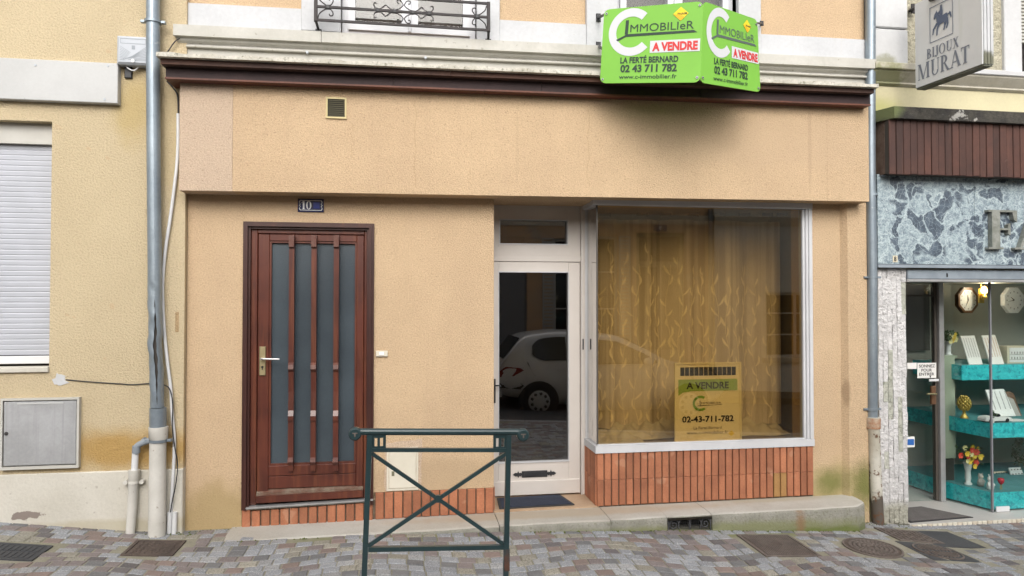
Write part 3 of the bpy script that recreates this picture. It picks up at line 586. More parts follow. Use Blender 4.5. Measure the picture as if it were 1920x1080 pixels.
m = MB(); prof = [(-.036, 3.55), (-.045, 3.558), (-.045, 3.575), (-.07, 3.592), (-.075, 3.611)]
moulding(m, prof, -1.56, 3.83, 0, SL(3.83)); m.build('string_course_moulding', 'cornice_cream', house)
xj = PX(602, 70, -.1)
m = MB(); m.slab(-1.575, xj, -.105, .0, 3.6115, 3.6115 + SL(xj), 3.690, 3.690 + SL(xj)); m.build('string_course', 'cornice_cream', house)
m = MB(); m.slab(xj + .004, 3.845, -.108, .0, 3.611 + SL(xj), 3.611 + SL(3.845), 3.687 + SL(xj), 3.687 + SL(3.845)); m.build('string_course', 'cornice_cream', house)
for a, b in ((-1.545, PX(566, 20)), (PX(936, 10), PX(1097, 10)), (PX(1422, 10), 3.825)):
    m = MB(); m.slab(a, b, -.03, -.001, 3.690 + SL(a), 3.690 + SL(b), 3.875 + SL(a), 3.875 + SL(b)); m.build('white_band', 'plaster_white', house)
m = MB()
for x0, x1, o0, o1 in ((PX(566, 20), PX(936, 10), WA0, WA1), (PX(1097, 10), PX(1422, 10), WB0, WB1)):
    m.bbox(x0 + .001, o0, -.045, .25, 3.722, 5.3); m.bbox(o1, x1 - .001, -.045, .25, 3.722, 5.3); m.box(o0, o1, -.045, .25, UZ1, 5.3)
m.build('window_surround', 'plaster_white', house)
m = MB(); m.box(-1.5, 3.8, .9, 1.0, 3.2, 6.6); m.box(-1.54, 3.815, .3, 4.0, 6.6, 6.7); m.box(-1.54, -1.44, .3, .9, 3.4, 6.6); m.box(3.715, 3.815, .3, .9, 3.4, 6.6); m.box(-1.44, 3.715, .3, .9, 3.42, 3.5); m.build('upper_room', 'dark_room', house)
for (a, b) in ((WA0, WA1), (WB0, WB1)):
    wn = MB(); frame_(wn, a + .001, b - .001, UZ0 + .001, UZ1 - .001, .045, .06, .12, .05); wn = wn.build('window', 'pvc_window', house)
    c = (a + b) / 2
    for k, (p, q) in enumerate(((a + .047, c - .012), (c + .012, b - .047))):
        m = MB(); frame_(m, p, q, UZ0 + .055, UZ1 - .05, .05, .035, .095, .05); m.build('sash', 'pvc_window', wn)
        m = MB(); m.box(p + .045, q - .045, .06, .066, UZ0 + .1, UZ1 - .095); m.build('pane', 'glass_clear', wn)
    m = MB(); m.bbox(c - .011, c + .011, .02, .09, UZ0 + .055, UZ1 - .05); m.build('mullion', 'pvc_window', wn)
    m = MB(); m.box(a + .05, b - .05, .2, .21, UZ0 + .05, UZ1 - .05); m.build('blind', 'window_curtain', wn)

# brick plinths: each brick a part sharing mesh data
BR = []
for k in range(6):
    rq = random.Random(k); mm = MB(); mm.bbox(-.5, .5, -1, 0, 0, 1, .0)
    me = bpy.data.meshes.new('brick'); b = .06
    J = lambda v: v + rq.uniform(-.02, .02)
    V = [(-.5, 0, 0), (.5, 0, 0), (.5, 0, 1), (-.5, 0, 1), (-.5, -.8, 0), (.5, -.8, 0), (.5, -.8, 1), (-.5, -.8, 1), (J(-.42), -1, J(.02)), (J(.42), -1, J(.02)), (J(.42), -1, J(.98)), (J(-.42), -1, J(.98))]
    me.from_pydata(V, [], [(8, 9, 10, 11), (4, 5, 9, 8), (5, 6, 10, 9), (6, 7, 11, 10), (7, 4, 8, 11), (0, 1, 5, 4), (1, 2, 6, 5), (2, 3, 7, 6), (3, 0, 4, 7), (1, 0, 3, 2)])
    me.materials.append(MATS['brick_green' if k == 5 else 'brick']); BR.append(me)
def brick(x, y, z0, z1, wd, dp=.018, rot=0, k=None):
    k = random.randrange(5) if k is None else k
    link('brick', BR[k], house, (x, y + random.uniform(-.0015, .0015), z0), (0, 0, rot), (wd, dp, z1 - z0))
def topz(x): return .141 + (.156 - .141) * min(1, max(0, (x + 1.2) / 1.9)) + max(0, x - .7) * .0045    # top of the step
m = MB(); m.slab(D0 - .005, D1 + .01, .004, .03, .0, .0, .262, .285); m.box(D1 + .011, S0, .004, .02, 0, .345); m.build('plinth_mortar', 'mortar', house)
n = 14
for i in range(n):
    x = D0 + (i + .5) * (D1 - D0) / n; zt = .248 + .028 * (i / n)
    brick(x, .0045, topz(x) - .006, zt - (.0 if i else -.03), (D1 - D0) / n - .010)
n = 13
for i in range(n):
    x = D1 + .012 + (i + .5) * (S0 - D1 - .012) / n; brick(x, .0045, topz(x) + .003, .343, (S0 - D1) / n - .010)
for i in range(4): brick(S0 - .001, .05 + i * .07, topz(S0) + .003, .343, .058, .012, R(90))
# base under the display window
m = MB(); m.box(S1 + .006, W1 - .001, .004, .36, -.1, .575); m.build('plinth_mortar', 'mortar', house)
n = 31
for i in range(n):
    wd = (W1 - S1) / n; x = S1 + (i + .5) * wd
    kk = 5 if i in (25, 26) else None
    brick(x, .0045, topz(x) + .012, .368, wd - .009, .018, 0, kk if i != 24 else None); brick(x, .0045, .370, .575, wd - .009)
for i in range(8):
    y = .022 + i * .042; 
    for z0, z1 in ((.172, .368), (.370, .575)): link('brick', BR[random.randrange(5)], house, (S1 + .007, y, z0), (0, 0, R(-90)), (.036, .016, z1 - z0))
m = MB(); m.slab(D0 + .02, D1 - .02, -.02, .06, .262, .283, .272, .293); m.build('door_sill_mortar', 'step_stone', house)
m = MB(); m.slab(D0 + .03, D1, -.035, .05, .273, .294, .283, .304); m.build('door_threshold', 'alu', house)

# ---------------- front door
fd = MB(); o0, o1, z0, z1 = D0, D1, .293, 2.325
def mold_frame(m, x0, x1, zb, zt, w, y):     # stepped moulding, three sides
    for a, b, yy in ((0, .018, y - .02), (.018, .034, y - .035), (.034, w, y - .012)):
        m.box(x0 + a, x0 + b, yy, y + .1, zb, zt - a); m.box(x1 - b, x1 - a, yy, y + .1, zb, zt - a); m.box(x0 + b, x1 - b, yy, y + .1, zt - b, zt - a)
mold_frame(fd, o0 + .001, o1 - .001, .262, z1 - .001, .05, 0)
door = fd.build('front_door', 'mahogany_dark', house)
m = MB(); L0, L1 = o0 + .05, o1 - .05
m.bbox(L0, L0 + .045, .012, .08, .285, z1 - .05); m.bbox(L1 - .022, L1, .012, .08, .30, z1 - .05); m.bbox(L0 + .045, L1 - .022, .012, .08, z1 - .082, z1 - .05)
m.build('jamb', 'mahogany', door)
a, b = L0 + .048, L1 - .025; ga, gb, gz0, gz1 = -.928, -.333, .572, 2.178
for q0_, q1_ in ((a, ga - .012), (gb + .012, b)): m = MB(); m.bbox(q0_, q1_, .022, .075, .32, z1 - .085); m.build('stile', 'mahogany', door)
for y_, q0_, q1_ in ((.022, gz1 + .012, z1 - .085), (.022, .487, gz0 - .012), (.024, .395, .484)): m = MB(); m.bbox(ga - .012, gb + .012, y_, .075, q0_, q1_); m.build('rail', 'mahogany', door)
m = MB(); frame_(m, ga - .012, gb + .012, gz0 - .012, gz1 + .012, .013, .030, .07); m.build('glazing_bead', 'mahogany', door)
m = MB(); m.box(ga + .001, gb - .001, .052, .06, gz0 + .001, gz1 - .001); m.build('glass', 'frosted', door)
m = MB(); m.add([(a, .01, .345), (b, .01, .362), (b, .01, .385), (a, .01, .372), (a, .04, .392), (b, .04, .398)], [(0, 1, 2, 3), (3, 2, 5, 4)]); m.build('worn_edge', 'worn_wood', door)
m = MB(); m.slab(a, b, -.012, .05, .305, .318, .352, .366); m.build('weatherboard', 'mahogany', door)
for px in (546, 588, 630):
    x = PX(px, 600, -.02); w_ = .0185
    zz = lambda py: PZ(px, py, -.02)
    pr = [(.03, zz(441)), (-.03, zz(441)), (-.036, zz(447)), (-.036, zz(462)), (-.016, zz(466)), (-.016, zz(680)), (-.03, zz(684)), (-.036, zz(692)), (-.012, zz(698)), (-.004, zz(735)), (-.012, zz(770)), (-.026, zz(780)), (-.026, zz(788)), (-.016, zz(793)), (-.016, zz(858)), (-.03, zz(862)), (-.034, zz(866)), (-.012, zz(873)), (-.012, zz(884)), (.03, zz(884))]
    m = MB(); m.prism([(x - w_, y, z) for y, z in pr], (2 * w_, 0, 0)); bar = m.build('bar', 'mahogany', door)
    for p0, p1 in ((441, 463),): m = MB(); m.box(x - w_ + .001, x + w_ - .001, -.0385, -.0355, zz(p1), zz(p0)); m.build('sun_bleached_end', 'mahogany_light', bar)
m = MB(); hx = PX(492, 675, .01); m.bbox(hx - .022, hx + .022, .008, .03, PZ(492, 704, .01), PZ(492, 650, .01)); hp = m.build('handle_plate', 'brass', door)
m = MB(); hz = PZ(492, 672, .01); m.tube([(hx, .02, hz), (hx, -.035, hz)], .009); m.tube(smooth_path([(hx, -.035, hz), (hx + .02, -.04, hz), (hx + .06, -.04, hz - .002), (hx + .125, -.036, hz - .004)]), .0075, rs=None); m.build('handle', 'steel', hp)
m = MB(); kz = PZ(492, 688, .01); m.tube([(hx, .009, kz), (hx, .004, kz)], .008, 10); m.box(hx - .003, hx + .003, .004, .009, kz - .02, kz); m.build('keyhole', 'print_black', hp)
m = MB(); m.box(L0, L1, .08, .3, .27, 2.33); m.build('dark_hall', 'dark_room', house)

# ---------------- recess and shop door
YD = .35
m = MB(); m.box(S0 - .4, S1 + .6, YD + .1, YD + .12, -.2, 2.6); m.build('recess_core', 'dark_room', house).hide_render = True
bpy.data.objects.remove(bpy.data.objects['recess_core'])
m = MB(); m.box(S0, S1 + .02, -.002, .45, .0, .172); m.build('recess_floor', 'terracotta_floor', house)
zd = [PZ(930, y, YD) for y in (372, 382, 410, 458, 478, 490, 510, 868, 930)]
q0, q1 = S0 + .035, PX(1088, 600, YD); g0x, g1x = PX(935, 600, YD), PX(1065.5, 600, YD)
m = MB(); m.box(S0, q0 + .002, YD - .02, YD + .08, .172, 2.56); m.bbox(q1, S1 + .0, YD - .03, YD + .08, .172, 2.56); m.box(q0 + .002, q1, YD - .02, YD + .08, zd[1] + .02, 2.56); m.box(q0 + .002, q1, YD - .015, YD + .08, zd[5] + .001, zd[4] - .001)
sdoor = m.build('shop_door', 'shop_white', house)
m = MB(); frame_(m, q0 + .003, q1 - .004, zd[4], zd[1] + .018, .05, YD - .008, YD + .06, zd[3] - zd[4], zd[1] + .018 - zd[2])
m.box(g1x, q1 - .054, YD - .008, YD + .06, zd[3], zd[2]); m.build('transom_frame', 'shop_white', sdoor)
m = MB(); m.box(q0 + .05, g1x, YD + .03, YD + .036, zd[3], zd[2]); m.build('transom_pane', 'glass_smoke', sdoor)
m = MB(); frame_(m, q0 + .053, g1x - .001, zd[3], zd[2], .008, YD - .014, YD + .03); frame_(m, g0x - .006, g1x + .006, zd[7] - .006, zd[6] + .006, .008, YD - .014, YD + .03); m.build('glazing_bead', 'frame_white', sdoor)
lb = .185
m = MB(); m.bbox(q0 + .003, g0x, YD - .006, YD + .05, lb, zd[5] - .002); m.bbox(g1x, q1 - .004, YD - .006, YD + .05, lb, zd[5] - .002); m.box(g0x, g1x, YD - .006, YD + .05, zd[6], zd[5] - .002); m.box(g0x, g1x, YD - .006, YD + .05, lb, zd[7]); m.build('leaf', 'shop_white', sdoor)
m = MB(); m.bbox(q0 + .004, q1 - .006, YD - .022, YD - .006, lb, PZ(1000, 900, YD)); m.build('kick_board', 'shop_white', sdoor)
m = MB(); m.box(g0x, g1x, YD + .02, YD + .026, zd[7], zd[6]); m.build('pane', 'glass_smoke', sdoor)
sx, sz = PX(1002, 888, YD), PZ(1002, 888, YD)
m = MB(); m.bbox(sx - .105, sx + .105, YD - .016, YD - .006, sz - .026, sz + .026); m.box(sx - .085, sx + .085, YD - .022, YD - .016, sz - .014, sz + .014)
for s_ in (-1, 1):
    e = sx + s_ * .135
    m.prism([(e + .02 * math.cos(R(k * 30)) * (1 if k % 2 else .45) * 1.6, YD - .014, sz + .02 * math.sin(R(k * 30)) * (1 if k % 2 else .45) * 1.4) for k in range(12)], (0, .008, 0))
    m.prism([(sx + s_ * .10, YD - .013, sz - .008), (sx + s_ * .165, YD - .013, sz - .010), (sx + s_ * .178, YD - .013, sz), (sx + s_ * .165, YD - .013, sz + .010), (sx + s_ * .10, YD - .013, sz + .008)], (0, .007, 0))
m.build('letter_slot', 'iron_black', sdoor)
hy = PZ(930, 722, YD)
m = MB(); m.box(q0 + .008, q0 + .024, YD - .016, YD - .006, PZ(930, 755, YD), PZ(930, 710, YD)); m.tube([(q0 + .016, YD - .01, hy), (q0 + .016, YD - .05, hy), (q0 + .055, YD - .052, hy + .004), (q0 + .06, YD - .052, hy - .01)], .006); m.build('handle', 'iron_black', sdoor)
m = MB(); m.box(q1 + .01, q1 + .02, YD - .036, YD - .03, PZ(1090, 655, YD), PZ(1090, 635, YD)); m.build('hinge', 'iron_black', sdoor)
# dark room behind the shop door
m = MB(); m.box(.6, .65, .45, 3.2, .1, 2.6); m.box(1.50, 1.55, .45, 3.2, .1, 2.6); m.box(.6, 1.55, 3.2, 3.25, .1, 2.6); m.box(.65, 1.5, .45, 3.2, .1, .17); m.box(.65, 1.5, .45, 3.2, 2.55, 2.6); m.build('back_room', 'room_brown', house)

# ---------------- display window
GX0, GX1, GZ0, GZ1 = 1.512, PX(1506, 600), .640, 2.503
m = MB()
m.box(S1 - .012, W1 + .004, -.022, .06, .577, .632); m.box(S1 - .012, S1 + .05, .06, .36, .577, .632)          # sill and its return
dw = m.build('display_window', 'frame_white', house)
m = MB(); m.bbox(S1 - .03, W1, -.028, .05, GZ1, 2.552); m.box(S1 - .02, S1 + .03, .05, .36, GZ1, 2.552); m.build('head', 'frame_white', dw)
m = MB(); m.bbox(GX1, GX1 + .022, .0, .06, .632, GZ1); m.bbox(GX1 + .022, GX1 + .044, -.012, .06, .632, GZ1); m.bbox(GX1 + .044, W1, -.022, .06, .632, GZ1); m.build('jamb', 'frame_white', dw)
m = MB(); m.bbox(GX0, GX1, -.012, .02, .6322, GZ0); m.build('glazing_bead', 'frame_white', dw)
m = MB(); m.box(GX0 + .001, GX1, .022, .029, GZ0, GZ1); m.build('front_pane', 'glass_amber', dw)
m = MB(); m.box(GX0, GX0 + .007, .030, YD - .031, GZ0 - .007, GZ1); m.build('side_pane', 'glass_amber', dw)
m = MB(); m.box(GX0 - .002, GX0 + .009, .0195, .0285, GZ0, GZ1); m.build('corner_seal', 'dark_item', dw)
m = MB(); m.box(S1 - .001, S1 + .03, YD - .03, YD + .01, .632, GZ1); m.build('back_post', 'frame_white', dw)
# the show box behind the glass
BX0, BX1, BY = S1 + .03, 3.46, .92
m = MB(); m.box(BX0 - .03, BX1 + .05, .36, BY + .1, .45, .600); m.box(BX0 + .02, BX1 + .05, .061, .36, .45, .600); m.build('display_floor', 'box_wood', house)
m = MB(); m.box(BX0 - .03, BX1 + .05, BY, BY + .1, .60, 2.56); m.box(BX1, BX1 + .05, .31, BY, .60, 2.56); m.box(BX0 - .03, BX0, .37, BY, .60, 2.56); m.box(BX0 - .03, BX1, .05, BY, 2.556, 2.62); m.build('display_box', 'box_side', house)
for gx0, gx1 in ((1.75, 2.12), (2.74, 3.10)):
    m = MB(); m.box(gx0, gx1, .09, .17, .601, .604)
    gr = m.build('floor_grille', 'wood_item', house); m = MB()
    for i in range(11): x = gx0 + .02 + i * (gx1 - gx0 - .03) / 11; m.box(x, x + .02, .10, .16, .6035, .606)
    m.build('slot', 'grille_black', gr)

# ---------------- front step
step = thing('front_step', 'long worn pale concrete step along the peach house front', 'step', (1.2, -.15, .1))
def step_seg(name, xa, xb, zlow=None, rough=1, endr=False):
    n = max(2, int((xb - xa) / .12)); m = MB(); rows = []
    rq = random.Random(int(xa * 100))
    for i in range(n + 1):
        x = xa + (xb - xa) * i / n; t = topz(x); j = rq.uniform(-.004, .004)
        e = 0
        if endr and xb - x < .14: u = (xb - x) / .14; e = .10 * (1 - math.sqrt(max(0, 1 - (1 - u) ** 2)))
        fy = -.305 + j + e; zb = zlow if zlow is not None else gz(x, -.3) - .1
        rows.append([(x, .02, t), (x, -.16 + e * .4, t - .001), (x, fy + .03, t - .006), (x, fy + .008, t - .014 + j * .5), (x, fy, t - .034), (x, fy - .004 + rq.uniform(-.002, .002), (t + zb) / 2), (x, fy - .006, zb), (x, .02, zb)])
    k = len(rows[0]); vs_ = [p for r_ in rows for p in r_]
    for i in range(n):
        for j in range(k - 1):
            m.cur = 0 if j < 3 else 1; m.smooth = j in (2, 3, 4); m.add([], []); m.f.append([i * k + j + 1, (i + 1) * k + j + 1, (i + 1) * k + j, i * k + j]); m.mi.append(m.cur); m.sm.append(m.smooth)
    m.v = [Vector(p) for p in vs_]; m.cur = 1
    m.f.append(list(range(k))); m.mi.append(1); m.sm.append(False); m.f.append([n * k + j for j in range(k - 1, -1, -1)]); m.mi.append(1); m.sm.append(False)
    return m.build(name, ['step_stone', 'step_front'], step)
VX0, VX1 = 1.955, 2.335
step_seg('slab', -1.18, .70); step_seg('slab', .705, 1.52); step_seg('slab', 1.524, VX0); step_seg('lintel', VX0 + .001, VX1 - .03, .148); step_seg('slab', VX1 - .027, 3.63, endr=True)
m = MB(); m.box(VX0 + .002, VX1 - .03, -.14, -.12, -.1, .147); m.build('dark_shaft', 'grille_black', step)
cg = thing('cellar_grille', 'black wrought iron scroll grille in the front of the step', 'grille', ((VX0 + VX1) / 2, -.29, .04))
m = MB(); frame_(m, VX0 + .01, VX1 - .035, .032, .145, .006, -.296, -.288); m.build('frame', 'cast_dark', cg)
cx = [VX0 + .01 + (VX1 - VX0 - .045) * t for t in (.13, .38, .63, .87)]
for i, c in enumerate(cx):
    m = MB()
    if i in (1, 2): m.tube(arc(c, .085, .048, -40, 220, 20, -.293), .004, 6)
    else: m.tube([(c + (.042 - .0014 * k) * math.cos(R(k * 24) * (1 if i == 0 else -1)), -.293, .09 + (.042 - .0014 * k) * math.sin(R(k * 24))) for k in range(28)], .004, 6)
    m.build('scroll', 'cast_dark', cg)
m = MB()
for i in range(22):
    x = VX0 + .02 + i * .0146; m.tube([(x, -.27, .034), (x + .012, -.27, .143)], .0012, 4, False); m.tube([(x + .012, -.268, .034), (x, -.268, .143)], .0012, 4, False)
m.build('mesh', 'cast_dark', cg)

rq = random.Random(17); m = MB()
for k in range(420):
    t = rq.random()
    if t < .62: x = rq.uniform(.9, 3.6); y = -.312 - abs(rq.gauss(0, .006))
    elif t < .78: x = rq.uniform(3.62, 4.15); y = rq.uniform(-.11, -.02)
    elif t < .92: x = rq.uniform(-1.75, -1.38); y = rq.uniform(-.13, -.05)
    else: x = rq.uniform(-1.4, -.5); y = -.02 - abs(rq.gauss(0, .02)) if x < -1.15 else -.312
    z = gz(x, y) - .004; r_ = rq.uniform(.004, .011)
    m.add([(x - r_, y, z), (x, y - r_, z), (x + r_, y, z), (x, y + r_, z), (x + rq.uniform(-.003, .003), y, z + r_ * rq.uniform(.6, 1.4))], [(0, 1, 4), (1, 2, 4), (2, 3, 4), (3, 0, 4)])
mat('moss', (.06, .085, .015), .95, (.10, .11, .03), 30)
m.build('moss', 'moss', None, 'green moss tufts along the foot of the step and walls', 'moss', kind='stuff')
# ---------------- small things on the middle house
n0, n1 = P(558.5, 397.5), P(607.5, 373.5)
np_ = thing('number_plate', 'small blue enamel house number plate reading 10 above the brown door', 'number plate', (n0.x, -.005, n0.z))
m = MB(); m.bbox(n0.x, n1.x, -.009, -.0005, n0.z, n1.z, .003); m.build('plate', 'enamel_blue', np_)
pl = Plane((n0.x, -.009, n0.z), (n1.x - n0.x, 0, 0), (0, 0, n1.z - n0.z), (0, -1, 0)); m = MB()
bo = [(.09, .12), (.91, .12), (.95, .25), (.91, .42), (.95, .5), (.91, .58), (.95, .75), (.91, .88), (.09, .88), (.05, .75), (.09, .58), (.05, .5), (.09, .42), (.05, .25), (.09, .12)]
pl.strip(m, bo, [(.5 + (a - .5) * .955, .5 + (b - .5) * .90) for a, b in bo]); m.build('border', 'enamel_white', np_)
m = MB(); serif_word(pl, m, '10', .15, .20, .62, .42); m.build('digits', 'enamel_white', np_)
m = MB(); pl.poly(m, [(.60, .28), (.84, .28), (.84, .74), (.60, .74)]); m.build('painted_patch', 'enamel_patch', np_)
b0, b1 = P(705, 668.5), P(727, 657.5)
bell = thing('doorbell', 'small white rectangular doorbell on the wall right of the brown door', 'doorbell', (b0.x, 0, b0.z))
m = MB(); m.bbox(b0.x, b1.x, -.016, -.0005, b0.z, b1.z, .003); m.build('base', 'cabinet_cream', bell)
m = MB(); m.bbox(b0.x + .024, b0.x + .058, -.021, -.016, b0.z + .01, b1.z - .008, .003); m.build('push_button', 'enamel_white', bell)
v0, v1 = P(611, 222, FY), P(650, 184, FY)
vg = thing('vent_grille', 'small square cream framed vent grille high on the peach fascia', 'vent', (v0.x, FY, v0.z))
m = MB(); frame_(m, v0.x, v1.x, v0.z, v1.z, .012, FY - .012, FY - .0005); m.build('frame', 'vent_cream', vg)
m = MB(); m.box(v0.x + .012, v1.x - .012, FY - .003, FY - .0008, v0.z + .012, v1.z - .012); m.build('back', 'dark_item', vg)
for i in range(9):
    z = v0.z + .014 + i * (v1.z - v0.z - .028) / 9; m = MB(); m.add([(v0.x + .013, FY - .010, z), (v1.x - .013, FY - .010, z), (v1.x - .013, FY - .004, z + .010), (v0.x + .013, FY - .004, z + .010), (v0.x + .013, FY - .004, z + .006), (v1.x - .013, FY - .004, z + .006)], [(0, 1, 2, 3), (0, 4, 5, 1)]); m.build('slat', 'vent_olive', vg)
u0, u1 = P(728, 919), P(783, 839)
ub = thing('meter_cabinet', 'cream plastic meter cabinet set low in the peach wall behind the barrier', 'meter box', (u0.x, 0, u0.z))
m = MB(); frame_(m, u0.x - .012, u1.x + .005, u0.z - .004, u1.z + .006, .014, -.008, -.0005); m.build('frame', 'cabinet_cream', ub)
m = MB(); m.bbox(u0.x + .004, u1.x - .011, -.012, -.001, u0.z + .012, u1.z - .010); dr = m.build('door', 'cabinet_cream', ub)
m = MB(); m.bbox(u0.x + .024, u0.x + .044, -.014, -.012, u0.z + .105, u0.z + .14, .002); m.box(u0.x + .03, u0.x + .038, -.0155, -.014, u0.z + .113, u0.z + .125); m.build('lock', 'opp_olive', dr)
m = MB(); rq = random.Random(2); pts = []
for t in range(40):
    a = t / 40 * 4; s_ = int(a); f_ = a - s_; q = [(u0.x - .03, u0.z - .005), (u1.x + .03, u0.z - .005), (u1.x + .03, u1.z + .06), (u0.x - .03, u1.z + .035)]
    x = q[s_][0] + (q[(s_ + 1) % 4][0] - q[s_][0]) * f_; z = q[s_][1] + (q[(s_ + 1) % 4][1] - q[s_][1]) * f_; pts.append((x + rq.uniform(-.008, .008), -.0035, z + rq.uniform(-.006, .006)))
m.prism(pts, (0, .003, 0)); m.build('mortar_patch', 'stucco_pink', ub)

# doormat
mt = thing('doormat', 'navy blue bristle doormat before the white shop door', 'doormat', (1.03, .18, .174))
c = [(.745, .015), (1.335, .035), (1.285, .325), (.765, .30)]
m = MB(); m.prism([(x, y, .1735) for x, y in c], (0, 0, .008)); m.build('rubber_edge', 'mat_edge', mt)
cc = [(1.03 + (x - 1.03) * .93, .17 + (y - .17) * .88) for x, y in c]
m = MB(); m.prism([(x, y, .1815) for x, y in cc], (0, 0, .004)); m.build('bristle_pile', 'mat_navy', mt)

# ---------------- curtain, embroidered vines, puddled hem
cur = thing('curtain', 'sheer beige curtain with embroidered leafy vines behind the amber window', 'curtain', (2.4, .55, .61))
def cy_(x): return .55 + .042 * math.sin(x * 17 + 1.2 * math.sin(x * 3.3)) + .006 * math.sin(x * 37 + 1) + .03 * math.sin(x * 4.1 + .6)
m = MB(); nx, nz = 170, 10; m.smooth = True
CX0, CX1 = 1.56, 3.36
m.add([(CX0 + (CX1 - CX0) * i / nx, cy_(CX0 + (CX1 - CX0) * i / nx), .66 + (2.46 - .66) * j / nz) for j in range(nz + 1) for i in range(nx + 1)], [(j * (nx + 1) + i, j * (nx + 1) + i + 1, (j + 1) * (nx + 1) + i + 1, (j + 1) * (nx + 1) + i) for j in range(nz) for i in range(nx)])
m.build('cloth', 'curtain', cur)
def csurf(x, z): return cy_(x) + .0195
m = MB(); rq = random.Random(11); lv = MB()
xv = CX0 + .04
while xv < CX1 - .03:
    ph = rq.uniform(0, 6); amp = rq.uniform(.014, .026); zt = 2.05 + rq.uniform(-.2, .2); pts = []
    z = .66
    while z < zt:
        pts.append((xv + amp * math.sin(z * 9 + ph), z)); z += .03
    for (xa, za), (xb, zb) in zip(pts, pts[1:]):
        h = .002; m.add([(xa - h, csurf(xa, za) - .022, za), (xa + h, csurf(xa, za) - .022, za), (xb + h, csurf(xb, zb) - .022, zb), (xb - h, csurf(xb, zb) - .022, zb)], [(0, 1, 2, 3)])
    sd_ = rq.choice([-1, 1])
    for k in range(2, len(pts) - 1, 3):
        if rq.random() < .1: continue
        sd_ = -sd_
        x, z = pts[k]; a = R(90 - sd_ * rq.uniform(30, 60)); L = rq.uniform(.075, .115); wd = rq.uniform(.007, .0115); bend = sd_ * rq.uniform(.2, .9)
        up, dn = [], []
        for t in (0, .2, .45, .75, 1):
            aa = a + bend * t; cxp = x + math.cos(aa) * L * t; czp = z + math.sin(aa) * L * t; w_ = wd * math.sin(math.pi * min(1, t * .9 + .06)) * (1 if t < 1 else 0)
            up.append((cxp - math.sin(aa) * w_, czp + math.cos(aa) * w_)); dn.append((cxp + math.sin(aa) * w_, czp - math.cos(aa) * w_))
        n = 5; lv.add([(p, csurf(p, q) - .024, q) for p, q in up] + [(p, csurf(p, q) - .024, q) for p, q in dn], [(i, i + 1, n + i + 1, n + i) for i in range(n - 1)])
    xv += rq.uniform(.085, .125)
m.build('vine_stems', 'curtain_thread', cur, kind='stuff'); lv.build('vine_leaves', 'curtain_thread', cur, kind='stuff')
for i, px in enumerate((1135, 1205, 1250, 1300, 1350, 1397, 1440, 1467)):
    x = PX(px, 402, .5); z = PZ(px, 402, .5); m = MB(); m.prism([(x - .055, .50, z - .012), (x + .03, .50, z - .012), (x + .05, .50, z - .02), (x + .05, .50, z + .02), (x + .03, .50, z + .012), (x - .055, .50, z + .012)], (0, .006, 0)); m.build('header_tab', 'curtain_band', cur)
hem = thing('gathered_cloth', 'bunched beige curtain hem heaped along the display floor', 'cloth', (2.4, .4, .605))
def heap(name, x0, x1, y0, y1, h, seed, mt='cloth_heap'):
    m = MB(); m.smooth = True; nx, ny = 64, 14; rq = random.Random(seed); ph = [rq.uniform(0, 6) for _ in range(6)]
    vs_ = []
    for j in range(ny + 1):
        for i in range(nx + 1):
            u, v = i / nx, j / ny; x = x0 + (x1 - x0) * u; e = math.sin(math.pi * min(1, max(0, u * 1.0))) ** .35
            yy = y0 + (y1 - y0) * v + .02 * math.sin(x * 17 + ph[0]) * (1 - v)
            f_ = .62 + .22 * math.sin(x * 26 + v * 5 + ph[1]) + .16 * math.sin(x * 47 - v * 7 + ph[2]) + .10 * math.sin(v * 15 + x * 9 + ph[3])
            vs_.append((x, yy, .606 + h * max(0, f_) * e * math.sqrt(max(0, math.sin(math.pi * min(.97, v * .75 + .0))))))
    m.add(vs_, [(j * (nx + 1) + i, j * (nx + 1) + i + 1, (j + 1) * (nx + 1) + i + 1, (j + 1) * (nx + 1) + i) for j in range(ny) for i in range(nx)])
    m.build(name, mt, hem)
heap('hem_fold', 1.57, 3.34, .32, .62, .15, 4); heap('sleeve_fold', 1.56, 1.95, .13, .40, .105, 9)

# ---------------- the for-sale notice standing in the window
s0, s1 = P(1265, 831, .07), P(1388.5, 679, .07)
sg = thing('sale_notice', 'yellowish A VENDRE notice panel standing inside the amber shop window', 'notice', (s0.x, .075, s0.z))
mat('paper_yellow', (.80, .70, .44), .6)
m = MB(); m.box(s0.x, s1.x, .068, .078, .608, s1.z); m.build('panel', 'paper_yellow', sg)
pl = Plane((s0.x, .068, s0.z), (s1.x - s0.x, 0, 0), (0, 0, s1.z - s0.z), (0, -1, 0))
m = MB()
for i in range(12): a = .085 + i * .0705; pl.poly(m, [(a, .838), (a + .062, .838), (a + .062, .945), (a, .945)])
m.build('photo_cells', 'grille_black', sg)
m = MB(); pl.poly(m, [(.055, .792), (.945, .792), (.945, .645), (.25, .645)] [::-1]); pl.poly(m, [(.055, .792), (.055, .59), (.12, .628), (.25, .6452)]); m.build('green_band', 'paper_green', sg)
m = MB(); frame_(m, s0.x - .002, s1.x + .002, .606, s1.z + .002, .012, .060, .0675); m.build('border_frame', 'paper_yellow', sg)
m = MB(); pl.text(m, 'A VENDRE', .175, .675, .085, .64, .03); m.build('heading', 'print_black', sg)
m = MB(); pl.text(m, '02-43-711-782', .11, .258, .075, .775, .03); m.build('telephone', 'print_black', sg)
m = MB(); pl.text(m, 'La Ferté-Bernard', .28, .165, .038, .42); pl.text(m, 'www.c-immobilier.fr', .18, .105, .042, .615); m.build('address', 'print_soft', sg)
m = MB(); pl.strip(m, ell(.385, .49, .118, .098, 55, 310, 30), ell(.385, .49, .082, .066, 55, 310, 30)); m.build('logo_ring', 'logo_green', sg)
